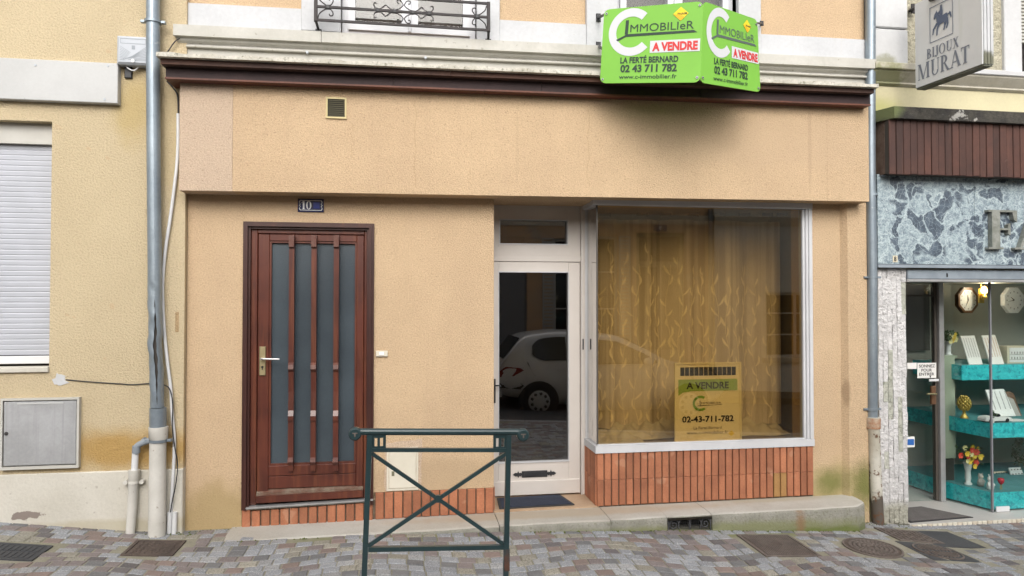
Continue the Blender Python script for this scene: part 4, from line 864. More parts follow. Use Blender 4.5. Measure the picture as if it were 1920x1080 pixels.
m = MB(); pl.poly(m, [(.37, .465), (.385, .465), (.385, .525), (.37, .525)]); pl.poly(m, [(.33, .452), (.38, .465), (.72, .469), (.70, .475)]); pl.poly(m, [(.32, .448), (.335, .455), (.38, .470), (.38, .462)]); pl.text(m, 'MMOBILIER', .395, .480, .028, .30); m.build('logo_lettering', 'print_soft', sg)
m = MB(); pl.poly(m, [(.80, .103), (.85, .068), (.90, .103), (.85, .138)]); m.build('yellow_diamond', 'sign_yellow', sg)
# ================================================================== LEFT HOUSE
LY = -.05
lh = thing('yellow_house', 'yellow roughcast house with white roller shutter at the left edge', 'house', (-3, LY, .3))
WX, WZ0, WZ1 = PX(95, 450, LY), 1.300, 2.985; LX = -7.5
m = MB(); m.box(WX, XL - .003, LY, .3, .57, 6.9); m.box(LX, WX, LY, .3, WZ1, 6.9); m.box(LX, WX, LY, .3, .57, WZ0); m.box(LX, -3.9, LY, .3, WZ0, WZ1); m.build('wall', 'stucco_yellow', lh)
m = MB(); m.bbox(LX, XL - .001, LY - .014, .3, -.3, .582, .006); m.build('plinth', 'plaster_cream', lh)
m = MB(); m.box(LX, XL - .01, .3, 4, 6.9, 7.0); m.build('roof', 'opp_roof', lh)
m = MB(); m.box(-3.9, WX, .02, .12, 2.842, WZ1); sh = m.build('roller_shutter', 'shutter_box', lh)
n = 40; zt, zb = 2.842, 1.378; hgt = (zt - zb) / n
sm = MB(); sm.add([(-.75, 0, 0), (.75, 0, 0), (.75, -.0022, .12 * hgt), (-.75, -.0022, .12 * hgt), (.75, -.003, .75 * hgt), (-.75, -.003, .75 * hgt), (.75, .0, .975 * hgt), (-.75, .0, .975 * hgt), (.75, .012, .975 * hgt), (-.75, .012, .975 * hgt), (.75, .012, 0), (-.75, .012, 0)], [(0, 1, 2, 3), (3, 2, 4, 5), (5, 4, 6, 7), (7, 6, 8, 9), (1, 0, 11, 10)])
me = bpy.data.meshes.new('slat'); me.from_pydata([tuple(v) for v in sm.v], [], sm.f); me.materials.append(MATS['shutter'])
for i in range(n): link('slat', me, sh, (-3.12, .06, zb + i * hgt))
m = MB(); m.bbox(-3.9, WX - .003, .045, .075, 1.318, 1.372); m.build('bottom_rail', 'pvc_white', sh)
m = MB(); m.box(-3.9, WX, .08, .3, WZ0, WZ1); m.build('dark_opening', 'dark_room', lh)
m = MB(); m.bbox(-3.9, WX + .002, LY - .02, .05, 1.268, 1.302, .004); m.build('window_sill', 'plaster_cream', lh)
a0, a1 = P(221, 193, LY - .05), P(221, 119, LY - .05)
m = MB(); m.bbox(-3.4, a0.x, LY - .055, LY - .0005, a0.z - .005, a1.z, .004); pan = m.build('lintel_panel', 'panel_white', lh)
for px, py in ((202, 123), (196, 186), (66, 122)):
    p = P(px, py, LY - .057); m = MB(); m.tube([(p.x, LY - .055, p.z), (p.x, LY - .059, p.z)], .008, 10); m.build('screw', 'grey_plastic', pan)
rq = random.Random(8); p = P(112, 711, LY); pts = [(p.x + (.055 + .03 * rq.uniform(-1, 1)) * math.cos(R(k * 20)), LY - .004, p.z + (.035 + .022 * rq.uniform(-1, 1)) * math.sin(R(k * 20))) for k in range(18)]
m = MB(); m.prism(pts, (0, .004, 0)); m.build('plaster_patch', 'plaster_white', lh)
p = P(332, 604, LY); m = MB(); m.bbox(p.x - .012, p.x + .012, LY - .002, LY - .0003, p.z - .07, p.z + .07, .001); m.build('filled_chase', 'stucco_dark', lh)
# meter cabinet
c0, c1 = P(0, 882, LY - .03), P(149, 745, LY - .03)
mc = thing('meter_cabinet', 'weathered grey metal meter cabinet on the yellow wall', 'meter box', (c0.x, LY, c0.z))
m = MB(); frame_(m, c0.x - .002, c1.x, c0.z, c1.z, .014, LY - .034, LY - .0005, .02); m.build('frame', 'shutter_box', mc)
m = MB(); m.bbox(c0.x + .018, c1.x - .018, LY - .030, LY - .002, c0.z + .026, c1.z - .022); dd = m.build('door', 'cabinet_door', mc)
m = MB(); m.box(c0.x + .1, c1.x - .1, LY - .0335, LY - .030, c1.z - .04, c1.z - .03); m.build('top_lip', 'panel_white', dd)
p = P(12, 813, LY - .03); m = MB(); m.tube([(p.x, LY - .031, p.z), (p.x, LY - .035, p.z)], .012, 12); m.build('lock', 'iron_brown', dd)
# junction box
j0, j1 = P(218, 119, LY - .08), P(281, 69, LY - .08)
jb = thing('junction_box', 'light grey plastic junction box behind the zinc downpipe', 'junction box', (j0.x, LY, j0.z))
m = MB(); m.bbox(j0.x, j1.x, LY - .08, LY - .0005, j0.z, j1.z, .014); body = m.build('cover', 'grey_plastic', jb)
pl = Plane((j0.x, LY - .08, j0.z), (j1.x - j0.x, 0, 0), (0, 0, j1.z - j0.z), (0, -1, 0))
m = MB()
for i in range(9):
    t = .06 * i; pl.poly(m, [(.10, .62 - t), (.42 - .02 * i, .40 - t * .55), (.42 - .02 * i, .415 - t * .55), (.10, .635 - t)], .001)
    pl.poly(m, [(.90, .62 - t), (.40 - .04 * i if i < 6 else .3 + .06 * (i - 5), .22 - t * .2), (.40 - .04 * i if i < 6 else .3 + .06 * (i - 5), .235 - t * .2), (.90, .635 - t)], .001)
m.build('embossed_lines', 'pvc_grey', body)
m = MB(); frame_(m, j0.x + .025, j1.x - .025, j1.z - .055, j1.z - .02, .002, LY - .0815, LY - .0795); pl.poly(m, [(.46, .52), (.56, .52), (.56, .66), (.46, .66)], .001); m.build('label_field', 'pvc_grey', body)
p = P(249, 114, LY - .082); m = MB(); m.tube([(p.x, LY - .08, p.z), (p.x, LY - .086, p.z)], .012, 12); m.build('screw', 'pvc_white', body)
m = MB(); m.tube(smooth_path([P(235, 119, LY - .03), P(240, 128, LY - .04), P(252, 132, LY - .04), P(263, 122, LY - .03)]), .005, 6); m.build('loose_wire', 'pvc_white', jb)
m = MB(); p = P(242, 137, LY); m.bbox(p.x - .024, p.x + .024, LY - .02, LY - .0005, p.z - .04, p.z + .04); m.build('cable_clip', 'iron_black', jb)
# zinc downpipe with a long split, enamelled foot
dp = thing('downpipe', 'dented grey zinc downpipe with a long split and white painted foot', 'downpipe', (PX(296, 1000, -.13), -.13, .15))
PY = -.125
cl = [P(287, -250, PY), P(287, 0, PY), P(287.5, 200, PY), P(289, 400, PY), P(290, 500, PY), P(290, 560, PY), P(291.5, 620, PY), P(290, 645, PY), P(293, 690, PY), P(294.5, 764, PY)]
cl = smooth_path(cl, 10); m = MB(); n = 26; m.smooth = True; r = .0445; rq = random.Random(4)
zs0, zs1 = PZ(294, 755, PY), PZ(290, 565, PY); rings = []
for i, c in enumerate(cl):
    t = (c.z - zs0) / (zs1 - zs0); gap = 0
    if 0 <= t <= 1: gap = .02 + .22 * math.sin(math.pi * t) ** 1.4 + .045 * math.sin(t * 47)
    gap = max(.004, gap); a0 = R(-72); ring = []
    for j in range(n + 1):
        a = a0 + gap + (2 * math.pi - 2 * gap) * j / n; rr_ = r
        if -.1 < t < 1.2: rr_ *= 1 - .10 * max(0, math.sin(t * 16 + a * 2)) * (1 if math.sin(a) < 0 else .2) - .04 * math.sin(t * 33 + a * 3)
        ring.append(c + Vector((rr_ * math.cos(a), rr_ * math.sin(a), 0)))
    rings.append(ring)
m.add([p for q in rings for p in q], [(i * (n + 1) + j, (i + 1) * (n + 1) + j, (i + 1) * (n + 1) + j + 1, i * (n + 1) + j + 1)[::-1] for i in range(len(cl) - 1) for j in range(n)])
m.build('zinc_pipe', 'zinc', dp)
m = MB(); m.tube([c + Vector((0, .008, 0)) for c in cl[20:]], .030, 10); m.build('dark_inside', 'dark_item', dp)
e = P(296, 765, PY); e2 = P(296, 803, PY); m = MB(); m.tube([e, e2], .0535, 20); m.build('sleeve', 'zinc', dp)
f0, f1, f2, f3 = P(297, 800, PY), P(297, 822, PY), P(296, 830, PY), P(294, 1006, PY)
m = MB(); m.tube([f0, f1, f1 - Vector((0, 0, .006)), f2, (f2 + f3) / 2, f3], .05, 20, rs=[.062, .060, .055, .053, .0535, .055]); m.build('white_foot', 'white_iron', dp)
m = MB(); q = f3 + Vector((0, 0, .10)); m.tube([q, q + Vector((0, 0, .012))], .0562, 20); m.build('foot_ring', 'white_iron', dp)
for py, ww in ((41, .055), (826, .060)):
    c = P(287 if py < 100 else 297, py, PY); m = MB(); m.tube([c - Vector((0, 0, .009)), c + Vector((0, 0, .009))], ww, 20)
    for s_ in (-1, 1): m.bbox(c.x + s_ * (ww + .012) - .014, c.x + s_ * (ww + .012) + .014, c.y - .01, c.y + .02, c.z - .009, c.z + .009, .002)
    m.tube([c, c + Vector((0, .11, 0))], .008, 6); m.build('bracket', 'zinc', dp)
bp_ = thing('branch_pipe', 'thin drain pipe with grey elbow joining the white downpipe foot', 'drain pipe', (PX(245, 1000, -.1), -.1, .16))
m = MB(); m.tube(smooth_path([P(288, 824, -.12), P(268, 830, -.11), P(256, 838, -.105), P(254, 852, -.10)], 5), .021, 14); m.build('elbow', 'pvc_grey', bp_)
for a, b, rr_ in (((256, 836), (255, 849), .026), ((275, 825), (270, 829), .026)): 
    m = MB(); m.tube([P(*a, -.105), P(*b, -.103)], rr_, 14); m.build('collar', 'pvc_grey', bp_)
m = MB(); m.tube([P(254, 849, -.10), P(252, 884, -.10)], .0215, 14); m.build('pvc_length', 'pvc_white', bp_)
m = MB(); m.tube([P(251.5, 881, -.10), P(251, 898, -.10), P(250.5, 900, -.10), P(248, 950, -.10), P(244, 1004, -.10)], .03, 14, rs=[.037, .036, .032, .031, .029]); m.build('iron_length', 'white_iron', bp_)
c = P(250.5, 904, -.10); m = MB(); m.tube([c - Vector((0, 0, .008)), c + Vector((0, 0, .008))], .036, 14)
for s_ in (-1, 1): m.tube([(c.x + s_ * .052, c.y - .008, c.z), (c.x + s_ * .052, c.y + .03, c.z)], .015, 10)
m.build('clamp', 'white_iron', bp_)
# conduit and cables
m = MB(); m.tube(smooth_path([P(334, 213, LY - .02), P(333, 290, LY - .02), P(327, 350, LY - .02), P(319, 410, LY - .02), P(310, 470, LY - .02), P(305.5, 520, LY - .02), P(305, 560, LY - .02), P(308, 620, LY - .02), P(314, 680, LY - .02), P(320, 728, LY - .02), P(323, 780, LY - .02), P(327, 830, LY - .02), P(324, 900, LY - .02), P(320, 965, LY - .02)]), .0115, 8)
m.build('conduit', 'pvc_white', None, 'white plastic conduit snaking down the corner beside the zinc downpipe', 'conduit')
for a, lab in ((317.5, 'left'), (327, 'right')):
    m = MB(); m.tube([P(a + 1, 960, LY - .03), P(a - 1, 1009, LY - .03)], .0165, 12)
    m.build('cable_duct', 'pvc_white', None, ('left' if lab == 'left' else 'right') + ' of two short white cable ducts at the pavement beside the downpipe', 'cable duct', 'short cable ducts')
m = MB(); m.tube(smooth_path([P(124, 712, LY - .006), P(170, 716, LY - .006), P(215, 719, LY - .006), P(250, 721, LY - .006), P(282, 719, LY - .008), P(308, 722, LY - .03), P(319, 732, LY - .04), P(324, 760, LY - .045), P(323, 800, LY - .045), P(328, 840, LY - .045), P(333, 870, LY - .04), P(330, 905, LY - .04), P(322, 945, LY - .04), P(319, 965, LY - .035)]), .0038, 6)
m.build('cable', 'iron_black', None, 'thin black cable crossing the yellow wall from a white plaster patch', 'cable')
m = MB(); m.tube(smooth_path([P(337, 72, LY - .02), P(328, 78, LY - .03), P(318, 92, LY - .03), P(314, 98, LY - .03)]), .0045, 6); m.tube(smooth_path([P(313, 152, LY - .01), P(325, 165, LY - .01), P(333, 180, LY - .015), P(334.5, 213, LY - .02)]), .006, 6)
m.build('cable', 'iron_brown', None, 'brown cable running behind the timber cornice end into the white conduit', 'cable')
m = MB(); m.tube([(-1.5, -.056, 3.556), (.2, -.058, 3.569), (1.6, -.057, 3.584), (3.82, -.056, 3.600)], .010, 8); cb = m.build('facade_cable', 'cornice_cream', None, 'cream painted cable running along under the white string course', 'cable')
for px in (576, 798):
    x = PX(px, 88, -.07); m = MB(); m.tube([(x, -.05, 3.545 + SL(x)), (x, -.078, 3.545 + SL(x))], .010, 8); m.build('clip', 'grey_plastic', cb)

# ================================================================== WINDOW GUARD (iron)
GY = -.16
gd = thing('window_guard', 'wrought iron window guard with scrolls before the left upper window', 'window guard', (0, GY, 3.73))
gl, gr_ = PX(592, 30, GY), PX(916, 30, GY); zr = [PZ(590, 37, GY), PZ(594, 12, GY), PZ(917, 10, GY) + .012]
for i, z in enumerate(zr):
    m = MB(); m.box(gl, gr_, GY - .008, GY + .008, z - .008, z + .008); m.build('rail', 'iron_brown', gd)
for x in (gl, gr_):
    m = MB(); m.bbox(x - .012, x + .012, GY - .012, GY + .012, zr[0] - .012, zr[2] + .012); m.build('post', 'iron_brown', gd)
    m = MB(); m.tube([(x, GY, zr[0] - .005), (x + .008, GY + .08, zr[0] - .03), (x + .008, -.03, zr[0] - .05)], .010, 6); m.bbox(x - .012, x + .03, -.075, -.046, zr[0] - .085, zr[0] - .03, .003); m.build('foot', 'iron_black', gd)
def cscroll(mb, cx, cz_, r, a0, a1, y): mb.tube([(cx + r * (1 - .55 * max(0, i / 20 - .55)) * math.cos(R(a0 + (a1 - a0) * i / 20)), y, cz_ + r * (1 - .55 * max(0, i / 20 - .55)) * math.sin(R(a0 + (a1 - a0) * i / 20))) for i in range(21)], .0042, 6)
zm = zr[1]
for cx_, sg_ in ((gl + .085, 1), (gr_ - .085, -1)):
    for up in (1, -1):
        m = MB(); m.tube(smooth_path([(cx_ - sg_ * .07, GY, zm + up * .085), (cx_ - sg_ * .055, GY, zm + up * .045), (cx_, GY, zm + up * .008), (cx_ + sg_ * .03, GY, zm + up * .03), (cx_ + sg_ * .034, GY, zm + up * .055), (cx_ + sg_ * .016, GY, zm + up * .062), (cx_ + sg_ * .008, GY, zm + up * .048)], 5), .0045, 6); m.build('scroll', 'iron_brown', gd)
    m = MB(); m.bbox(cx_ - .014, cx_ + .014, GY - .013, GY + .013, zm - .014, zm + .014, .003); m.build('knot', 'iron_black', gd)
gc = PX(757, 22, GY)
for s_ in (-1, 1):
    for up in (1, -1):
        m = MB(); m.tube(smooth_path([(gc + s_ * .004, GY, zm + up * .05), (gc + s_ * .02, GY, zm + up * .03), (gc + s_ * .066, GY, zm + up * .008), (gc + s_ * .10, GY, zm + up * .018), (gc + s_ * .128, GY, zm + up * .04), (gc + s_ * .155, GY, zm + up * .02), (gc + s_ * .185, GY, zm + up * .008), (gc + s_ * .212, GY, zm + up * .03), (gc + s_ * .21, GY, zm + up * .052), (gc + s_ * .19, GY, zm + up * .05)], 5), .0042, 6); m.build('scroll', 'iron_brown', gd)
        m = MB(); m.tube(smooth_path([(gc + s_ * .004, GY, zm + up * .05), (gc + s_ * .02, GY, zm + up * .078), (gc + s_ * .045, GY, zm + up * .08), (gc + s_ * .044, GY, zm + up * .06), (gc + s_ * .032, GY, zm + up * .06)], 5), .0042, 6); m.build('scroll', 'iron_brown', gd)
    for d in (.066, .185):
        m = MB(); m.bbox(gc + s_ * d - .012, gc + s_ * d + .012, GY - .013, GY + .013, zm - .013, zm + .013, .003); m.build('knot', 'iron_black', gd)

# ================================================================== GREEN FOR-SALE BOARD
fs = thing('sale_board', 'bright green folded A VENDRE board projecting below the right upper window', 'sale sign', (2.04, -.4, 3.3))
TL, BL, TF, BF, TR, BRt = P(1133, 18, -.41), P(1124.6, 156, -.41), P(1319, 2, -.86), P(1313, 154.5, -.86), P(1420, 37, -.56), P(1426, 173, -.56)
def on_plane(px, py, a, b, c):      # where the sight line of a pixel meets the plane of three points
    n = (b - a).cross(c - a); d = P(px, py, 0) - CAM; return CAM + d * ((a - CAM).dot(n) / d.dot(n))
TL = on_plane(1133, 18, BL, BF, TF); TR = on_plane(1420, 37, BF, BRt, TF)
def sale_panel(bl, br, tr, tl):
    u = br - bl; v = tl - bl; n = u.cross(v).normalized()
    if n.y > 0: n = -n
    m = MB(); c = [bl, br, tr, tl]; rad = .06; pts = []
    def Q(a, b): return bl * (1 - a) * (1 - b) + br * a * (1 - b) + tr * a * b + tl * (1 - a) * b
    for (ca, cb, a0) in ((rad, rad * 1.3, 180), (1 - rad, rad * 1.3, 270), (1 - rad, 1 - rad * 1.3, 0), (rad, 1 - rad * 1.3, 90)):
        for k in range(5): a = R(a0 + k * 22.5); pts.append(Q(ca + rad * math.cos(a), cb + rad * 1.3 * math.sin(a)))
    m.prism(pts, -n * .006); pn = m.build('panel', 'sign_green', fs)
    class QP(Plane):
        def __init__(s): s.u = br - bl; s.v = tl - bl; s.n = n; s.k = 0
        def pt(s, a, b, off=0): return Q(a, b) + n * off
    return pn, QP()
for k, (bl, br, tr, tl) in enumerate(((BL, BF, TF, TL), (BF, BRt, TR, TF))):
    pn, q = sale_panel(bl, br, tr, tl)
    m = MB(); q.strip(m, ell(.30, .67, .235, .315, 48, 318, 36), ell(.30, .67, .155, .205, 48, 318, 36)); m.build('logo_ring', 'sign_white', pn)
    m = MB(); q.poly(m, [(.235, .64), (.268, .64), (.272, .83), (.24, .83)]); q.poly(m, [(.145, .575), (.165, .555), (.25, .61), (.26, .645)]); q.poly(m, [(.25, .61), (.955, .62), (.92, .65), (.255, .645)])
    q.text(m, 'MMOBILIeR', .29, .668, .105, .63, 0, .002); m.build('logo_lettering', 'sign_dark' if k == 0 else 'print_grey', pn)
    m = MB(); q.poly(m, [(.50, .385), (.985, .385), (.985, .54), (.50, .54)]); m.build('white_strip', 'sign_white', pn)
    m = MB(); q.text(m, 'A VENDRE', .525, .41, .105, .44, .045, .0035); m.build('red_lettering', 'sign_red', pn)
    m = MB(); q.text(m, 'LA FERTÉ BERNARD', .205, .262, .078, .58, .034); q.text(m, '02 43 711 782', .21, .145, .094, .565, .038); q.text(m, 'www.c-immobilier.fr', .20, .055, .055, .575, .010); m.build('lettering', 'sign_dark', pn)
    m = MB(); q.poly(m, [(.715, .865), (.79, .775), (.865, .865), (.79, .95)]); m.build('yellow_diamond', 'sign_yellow', pn)
    m = MB(); q.poly(m, [(.715, .8655), (.79, .775), (.83, .82), (.79, .845)], .0025); m.build('diamond_shade', 'sign_orange', pn)
    m = MB(); q.text(m, 'FNAIM', .76, .852, .026, .09, .01, .004); m.build('small_lettering', 'sign_dark', pn)
    for a, b in (((.03, .05), (.97, .06), (.03, .94), (.97, .95))[0:4] if k == 0 else ((.96, .05), (.03, .06), (.97, .93))):
        c = q.pt(a, b, .002); m = MB(); m.tube([c, c + q.n * .004], .009, 10); ey = m.build('eyelet', 'steel', pn)
        m = MB(); m.tube([c + q.n * .004, c + q.n * .0055], .004, 8); m.build('hole', 'print_black', ey)
for a, b in ((P(1122, 33, -.05), TL + Vector((.03, .01, -.02))), (P(1122, 86, -.05), BL + Vector((.03, .01, .25)))):
    m = MB(); m.tube([a, b], .010, 6); m.bbox(a.x - .018, a.x + .018, -.06, -.046, a.z - .03, a.z + .03, .003); m.build('wall_bracket', 'iron_black', fs)
for a, b in ((P(1428, 44, -.046), TR + Vector((-.02, .01, -.02))),):
    m = MB(); m.tube([a, b], .008, 6); m.bbox(a.x - .015, a.x + .015, -.055, -.046, a.z - .02, a.z + .02, .003); m.build('wall_bracket', 'iron_black', fs)
m = MB(); m.tube([BF + Vector((0, .02, .04)), (BF.x, -.07, BF.z + .45)], .008, 6); m.tube([TF + Vector((0, .02, -.03)), (TF.x, -.06, TF.z - .05)], .008, 6); m.build('support_rod', 'iron_black', fs)

# ================================================================== STREET BARRIER
bY = -1.9
br = thing('street_barrier', 'dark green metal barrier with crossed braces standing on the pavement', 'barrier', (.18, bY, .1))
def bx(px, py): return P(px, py, bY)
h0, h1 = bx(668, 809.5), bx(979, 810)
m = MB(); m.tube([h0, h1], .0165, 16); m.build('handrail', 'barrier_green', br)
for c in (bx(666, 813), bx(980, 815)):
    m = MB(); m.tube([c + Vector((0, -.022, 0)), c + Vector((0, -.018, 0)), c + Vector((0, .018, 0)), c + Vector((0, .022, 0))], .03, 18, rs=[.024, .030, .030, .024]); eo = m.build('end_knob', 'barrier_green', br)
    m = MB(); m.box(c.x - .012, c.x + .012, c.y - .0245, c.y - .0215, c.z + .003, c.z + .008); m.box(c.x - .003, c.x + .003, c.y - .0245, c.y - .0215, c.z - .012, c.z + .003); m.build('raised_mark', 'cast_light', eo)
lt, lb_, rt, rb = bx(693.5, 815), bx(683, 1080), bx(953.5, 815), bx(948, 1080)
def barpost(t, b, name, mts):
    d = (b - t); g_ = t + d * ((gz(t.x, bY) - .05 - t.z) / d.z); h = .0125; mid = t + d * .84
    m = MB(); m.hexa([g_ + Vector((-h, -h, 0)), g_ + Vector((h, -h, 0)), g_ + Vector((h, h, 0)), g_ + Vector((-h, h, 0)), t + Vector((-h, -h, 0)), t + Vector((h, -h, 0)), t + Vector((h, h, 0)), t + Vector((-h, h, 0))]); m.build(name, mts, br); return g_
gl_ = barpost(lt, lb_, 'post', 'barrier_green')
barpost(rt, rb, 'post', 'barrier_green')
m = MB(); c = bx(949.8, 1040); m.box(c.x - .0135, c.x + .0135, bY - .0135, bY + .0135, c.z - .075, c.z + .03); m.build('rust_patch', 'barrier_rust', br)
def bbar(a, b, h, name, d=.011, mt='barrier_green'):
    a, b = Vector(a), Vector(b); t = (b - a).normalized(); n = Vector((-t.z, 0, t.x)) * h; y = Vector((0, d, 0))
    m = MB(); m.hexa([a - n - y, b - n - y, b - n + y, a - n + y, a + n - y, b + n - y, b + n + y, a + n + y]); return m.build(name, mt, br)
bbar(bx(692.5, 843.5) + Vector((.0125, 0, 0)), bx(953, 843.5) - Vector((.0125, 0, 0)), .009, 'upper_rail')
bbar(bx(685.5, 1030) + Vector((.0125, 0, 0)), bx(949.8, 1025) - Vector((.0125, 0, 0)), .0105, 'lower_rail')
A, B_, C_, D_ = bx(697, 850), bx(944, 1020), bx(949, 850), bx(690, 1024)
bbar(A, B_, .0085, 'cross_brace', .007); bbar(D_, C_, .0085, 'cross_brace', .0072)
xx = bx(821, 935); m = MB(); m.tube([xx + Vector((0, -.009, 0)), xx + Vector((0, .009, 0))], .018, 12); m.build('cross_boss', 'barrier_green', br)
for s_, px0 in ((1, 697), (-1, 950)):   # pierced corner plates
    x0 = bx(px0, 830).x; z0, z1 = bx(px0, 841).z, bx(px0, 814).z; wd = .066 * s_; xs_ = sorted((x0, x0 + wd)); m = MB(); a, b = xs_; w_ = b - a
    for u0, u1 in ((0, .20), (.40, .58), (.80, 1.0)): m.box(a + w_ * u0, a + w_ * u1, bY - .006, bY + .006, z0, z1)
    for u0, u1 in ((.20, .40), (.58, .80)): m.box(a + w_ * u0, a + w_ * u1, bY - .006, bY + .006, z0, z0 + .010); m.box(a + w_ * u0, a + w_ * u1, bY - .006, bY + .006, z1 - .018, z1)
    m.build('pierced_plate', 'barrier_green', br)

# ================================================================== RIGHT DOWNPIPE
rp = thing('downpipe', 'grey zinc downpipe between the houses with rusty cast iron foot', 'downpipe', (3.8, -.08, -.08))
RY = -.055
m = MB(); cl = [P(1631, -200, RY), P(1632, 0, RY), P(1632, 300, RY), P(1635, 500, RY), P(1636, 785, RY)]; m.tube(smooth_path(cl, 6), .040, 18); m.build('zinc_pipe', 'zinc', rp)
for py in (520, 767, 365):
    c = P(1635, py, RY); m = MB(); m.tube([c - Vector((0, 0, .01)), c + Vector((0, 0, .01))], .044, 18)
    if py != 365: m.bbox(c.x - .075, c.x + .075, c.y - .012, c.y + .004, c.z - .008, c.z + .008, .002)
    m.build('bracket', 'zinc', rp)
m = MB(); cf = [P(1637, 782, RY), P(1637, 802, RY), P(1638, 806, RY), P(1642, 900, RY), P(1647, 992, RY)]; m.tube(cf, .04, 16, rs=[.056, .054, .047, .046, .047]); m.build('rusty_foot', 'rusty_iron', rp)
m = MB(); m.tube([P(1637, 783, RY), P(1637, 803, RY)], .0565, 16); m.build('rusty_socket', 'rust', rp)
# ================================================================== JEWELLERY SHOP (right)
jw = thing('jewellery_shop', 'jewellery shop with blue veined marble fascia and split stone pillar', 'shop', (5.2, 0, -.1))
JX0, JX1 = 3.83, 7.6
m = MB(); m.box(JX0, JX1, .0, .3, 2.0, 3.62); m.box(JX0, 3.90, 0.0, .3, -.3, 2.0); m.build('wall', 'jewel_cream', jw)
m = MB(); m.box(4.19, JX1, 0, .3, 3.62, 6.8); m.build('upper_wall', 'roughcast', jw)
m = MB(); m.box(JX0, JX1, .3, 4, 6.8, 6.9); m.build('roof', 'opp_roof', jw)
pz = PZ(1670, 53, -.04)
for z0, z1 in ((3.70, pz - .006), (pz + .006, 4.55), (4.562, 5.2), (5.212, 6.8)):
    m = MB(); m.bbox(JX0 + .002, 4.19, -.04, .29, z0, z1, .008); m.build('quoin', 'jewel_white', jw)
m = MB(); zt = PZ(1650, 117, -.1); zb = PZ(1650, 159, -.03); h = zt - zb
prof = [(-.005, zb), (-.03, zb + .1 * h), (-.03, zb + .18 * h), (-.05, zb + .3 * h), (-.095, zb + .58 * h), (-.10, zb + .66 * h)]
moulding(m, prof, JX0 + .003, JX1); m.build('cornice_moulding', 'jewel_moulding', jw)
m = MB(); m.bbox(JX0 + .003, 4.20, -.125, .0, zb + .665 * h, zt, .006); m.build('cornice_ledge', 'jewel_moulding', jw)
m = MB(); m.bbox(4.203, JX1, -.115, .0, zb + .665 * h, zt - .01, .006); m.build('cornice_ledge', 'jewel_white', jw)
px0, px1 = PX(1878, 60), PX(1911, 60)
m = MB(); m.bbox(px0, px1, -.03, .29, zt, 6.8, .006); m.build('window_surround', 'jewel_white', jw)
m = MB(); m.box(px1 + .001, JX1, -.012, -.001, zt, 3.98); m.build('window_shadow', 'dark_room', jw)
for i in range(26):
    z = 3.99 + i * .03; m = MB(); m.add([(px1 + .002, -.02, z), (JX1, -.02, z), (JX1, -.004, z + .028), (px1 + .002, -.004, z + .028)], [(0, 1, 2, 3)]); m.build('shutter_slat', 'shutter_box', jw)
m = MB()
for k in range(3): m.tube([(px1 + .06 + (.045 - .0014 * i) * math.cos(R(i * 24)), -.03, zt + .07 + k * .09 + (.04 - .0013 * i) * math.sin(R(i * 24))) for i in range(26)], .004, 6)
m.build('guard_scroll', 'iron_black', jw)
# marble slabs, letters
MYF = -.065
mx0, mx1 = PX(1645.5, 410, MYF), PX(1827, 410, MYF); mz0, mz1 = PZ(1700, 495, MYF), PZ(1700, 328, MYF)
m = MB(); m.box(mx0, mx1, MYF, -.001, mz0, mz1); m.build('marble_slab', 'marble', jw)
m = MB(); m.box(mx1 + .003, JX1, MYF, -.001, mz0, mz1); m.build('marble_slab', 'marble', jw)
m = MB(); m.box(mx0, JX1, MYF - .004, -.001, mz0 - .03, mz0 - .004); m.build('slab_trim', 'blue_edge', jw)
pl = Plane((0, MYF - .05, 0), (1, 0, 0), (0, 0, 1), (0, -1, 0))
for ch, x0, x1 in (('F', PX(1845, 430, MYF), PX(1903, 430, MYF)), ('A', PX(1897, 430, MYF), PX(1965, 430, MYF))):
    m = MB(); zb_, zt_ = PZ(1870, 468, MYF), PZ(1870, 395, MYF); po, st, adv = serif(ch); kx = (x1 - x0) / (adv - .08)
    for i, q in enumerate(po): m.prism([(x0 + u * kx, MYF - .045 + i * .0006, zb_ + v * (zt_ - zb_)) for u, v in q], (0, .044 - i * .0006, 0))
    m.build('letter', 'bronze_letter', jw)
p = P(1679, 486, MYF); pl = Plane((p.x - .02, MYF, p.z - .02), (.03, 0, 0), (0, 0, .045), (0, -1, 0)); m = MB(); m.bbox(p.x - .026, p.x + .018, MYF - .004, MYF - .0005, p.z - .025, p.z + .03, .001); nb = m.build('number_plate', 'cream_item', jw)
m = MB(); pl.text(m, '8', .1, .1, .85, .7, .02, .006); m.build('digit', 'print_black', nb)
# timber pelmet
PYF = -.19; b0x, b1x = PX(1668, 280, PYF), 6.6; pzb, pzt = PZ(1700, 327, PYF), PZ(1700, 222, PYF); bw = .0635
m = MB(); m.box(b0x + .002, b1x, PYF + .012, -.001, pzb + .01, pzt); m.build('pelmet_core', 'dark_item', jw)
n = int((b1x - b0x) / bw)
for i in range(n):
    x = b0x + i * bw; m = MB(); d = random.uniform(-.003, .003); m.bbox(x, x + bw - .004, PYF + d, PYF + .011, pzb + random.uniform(-.004, .004), pzt, .004); m.build('pelmet_board', 'pelmet_wood', jw)
sx0 = PX(1650, 280, -.03); m = MB(); m.box(sx0 + .002, b0x, PYF + .06, -.001, pzb + .01, pzt); m.build('pelmet_end', 'timber_worn', jw)
m = MB(); m.box(sx0 - .03, sx0, -.10, -.001, pzb, pzt); m.build('end_flashing', 'blue_edge', jw)
tz0, tz1 = PZ(1700, 222, -.235), PZ(1700, 200, -.235); tx = PX(1677, 210, -.235)
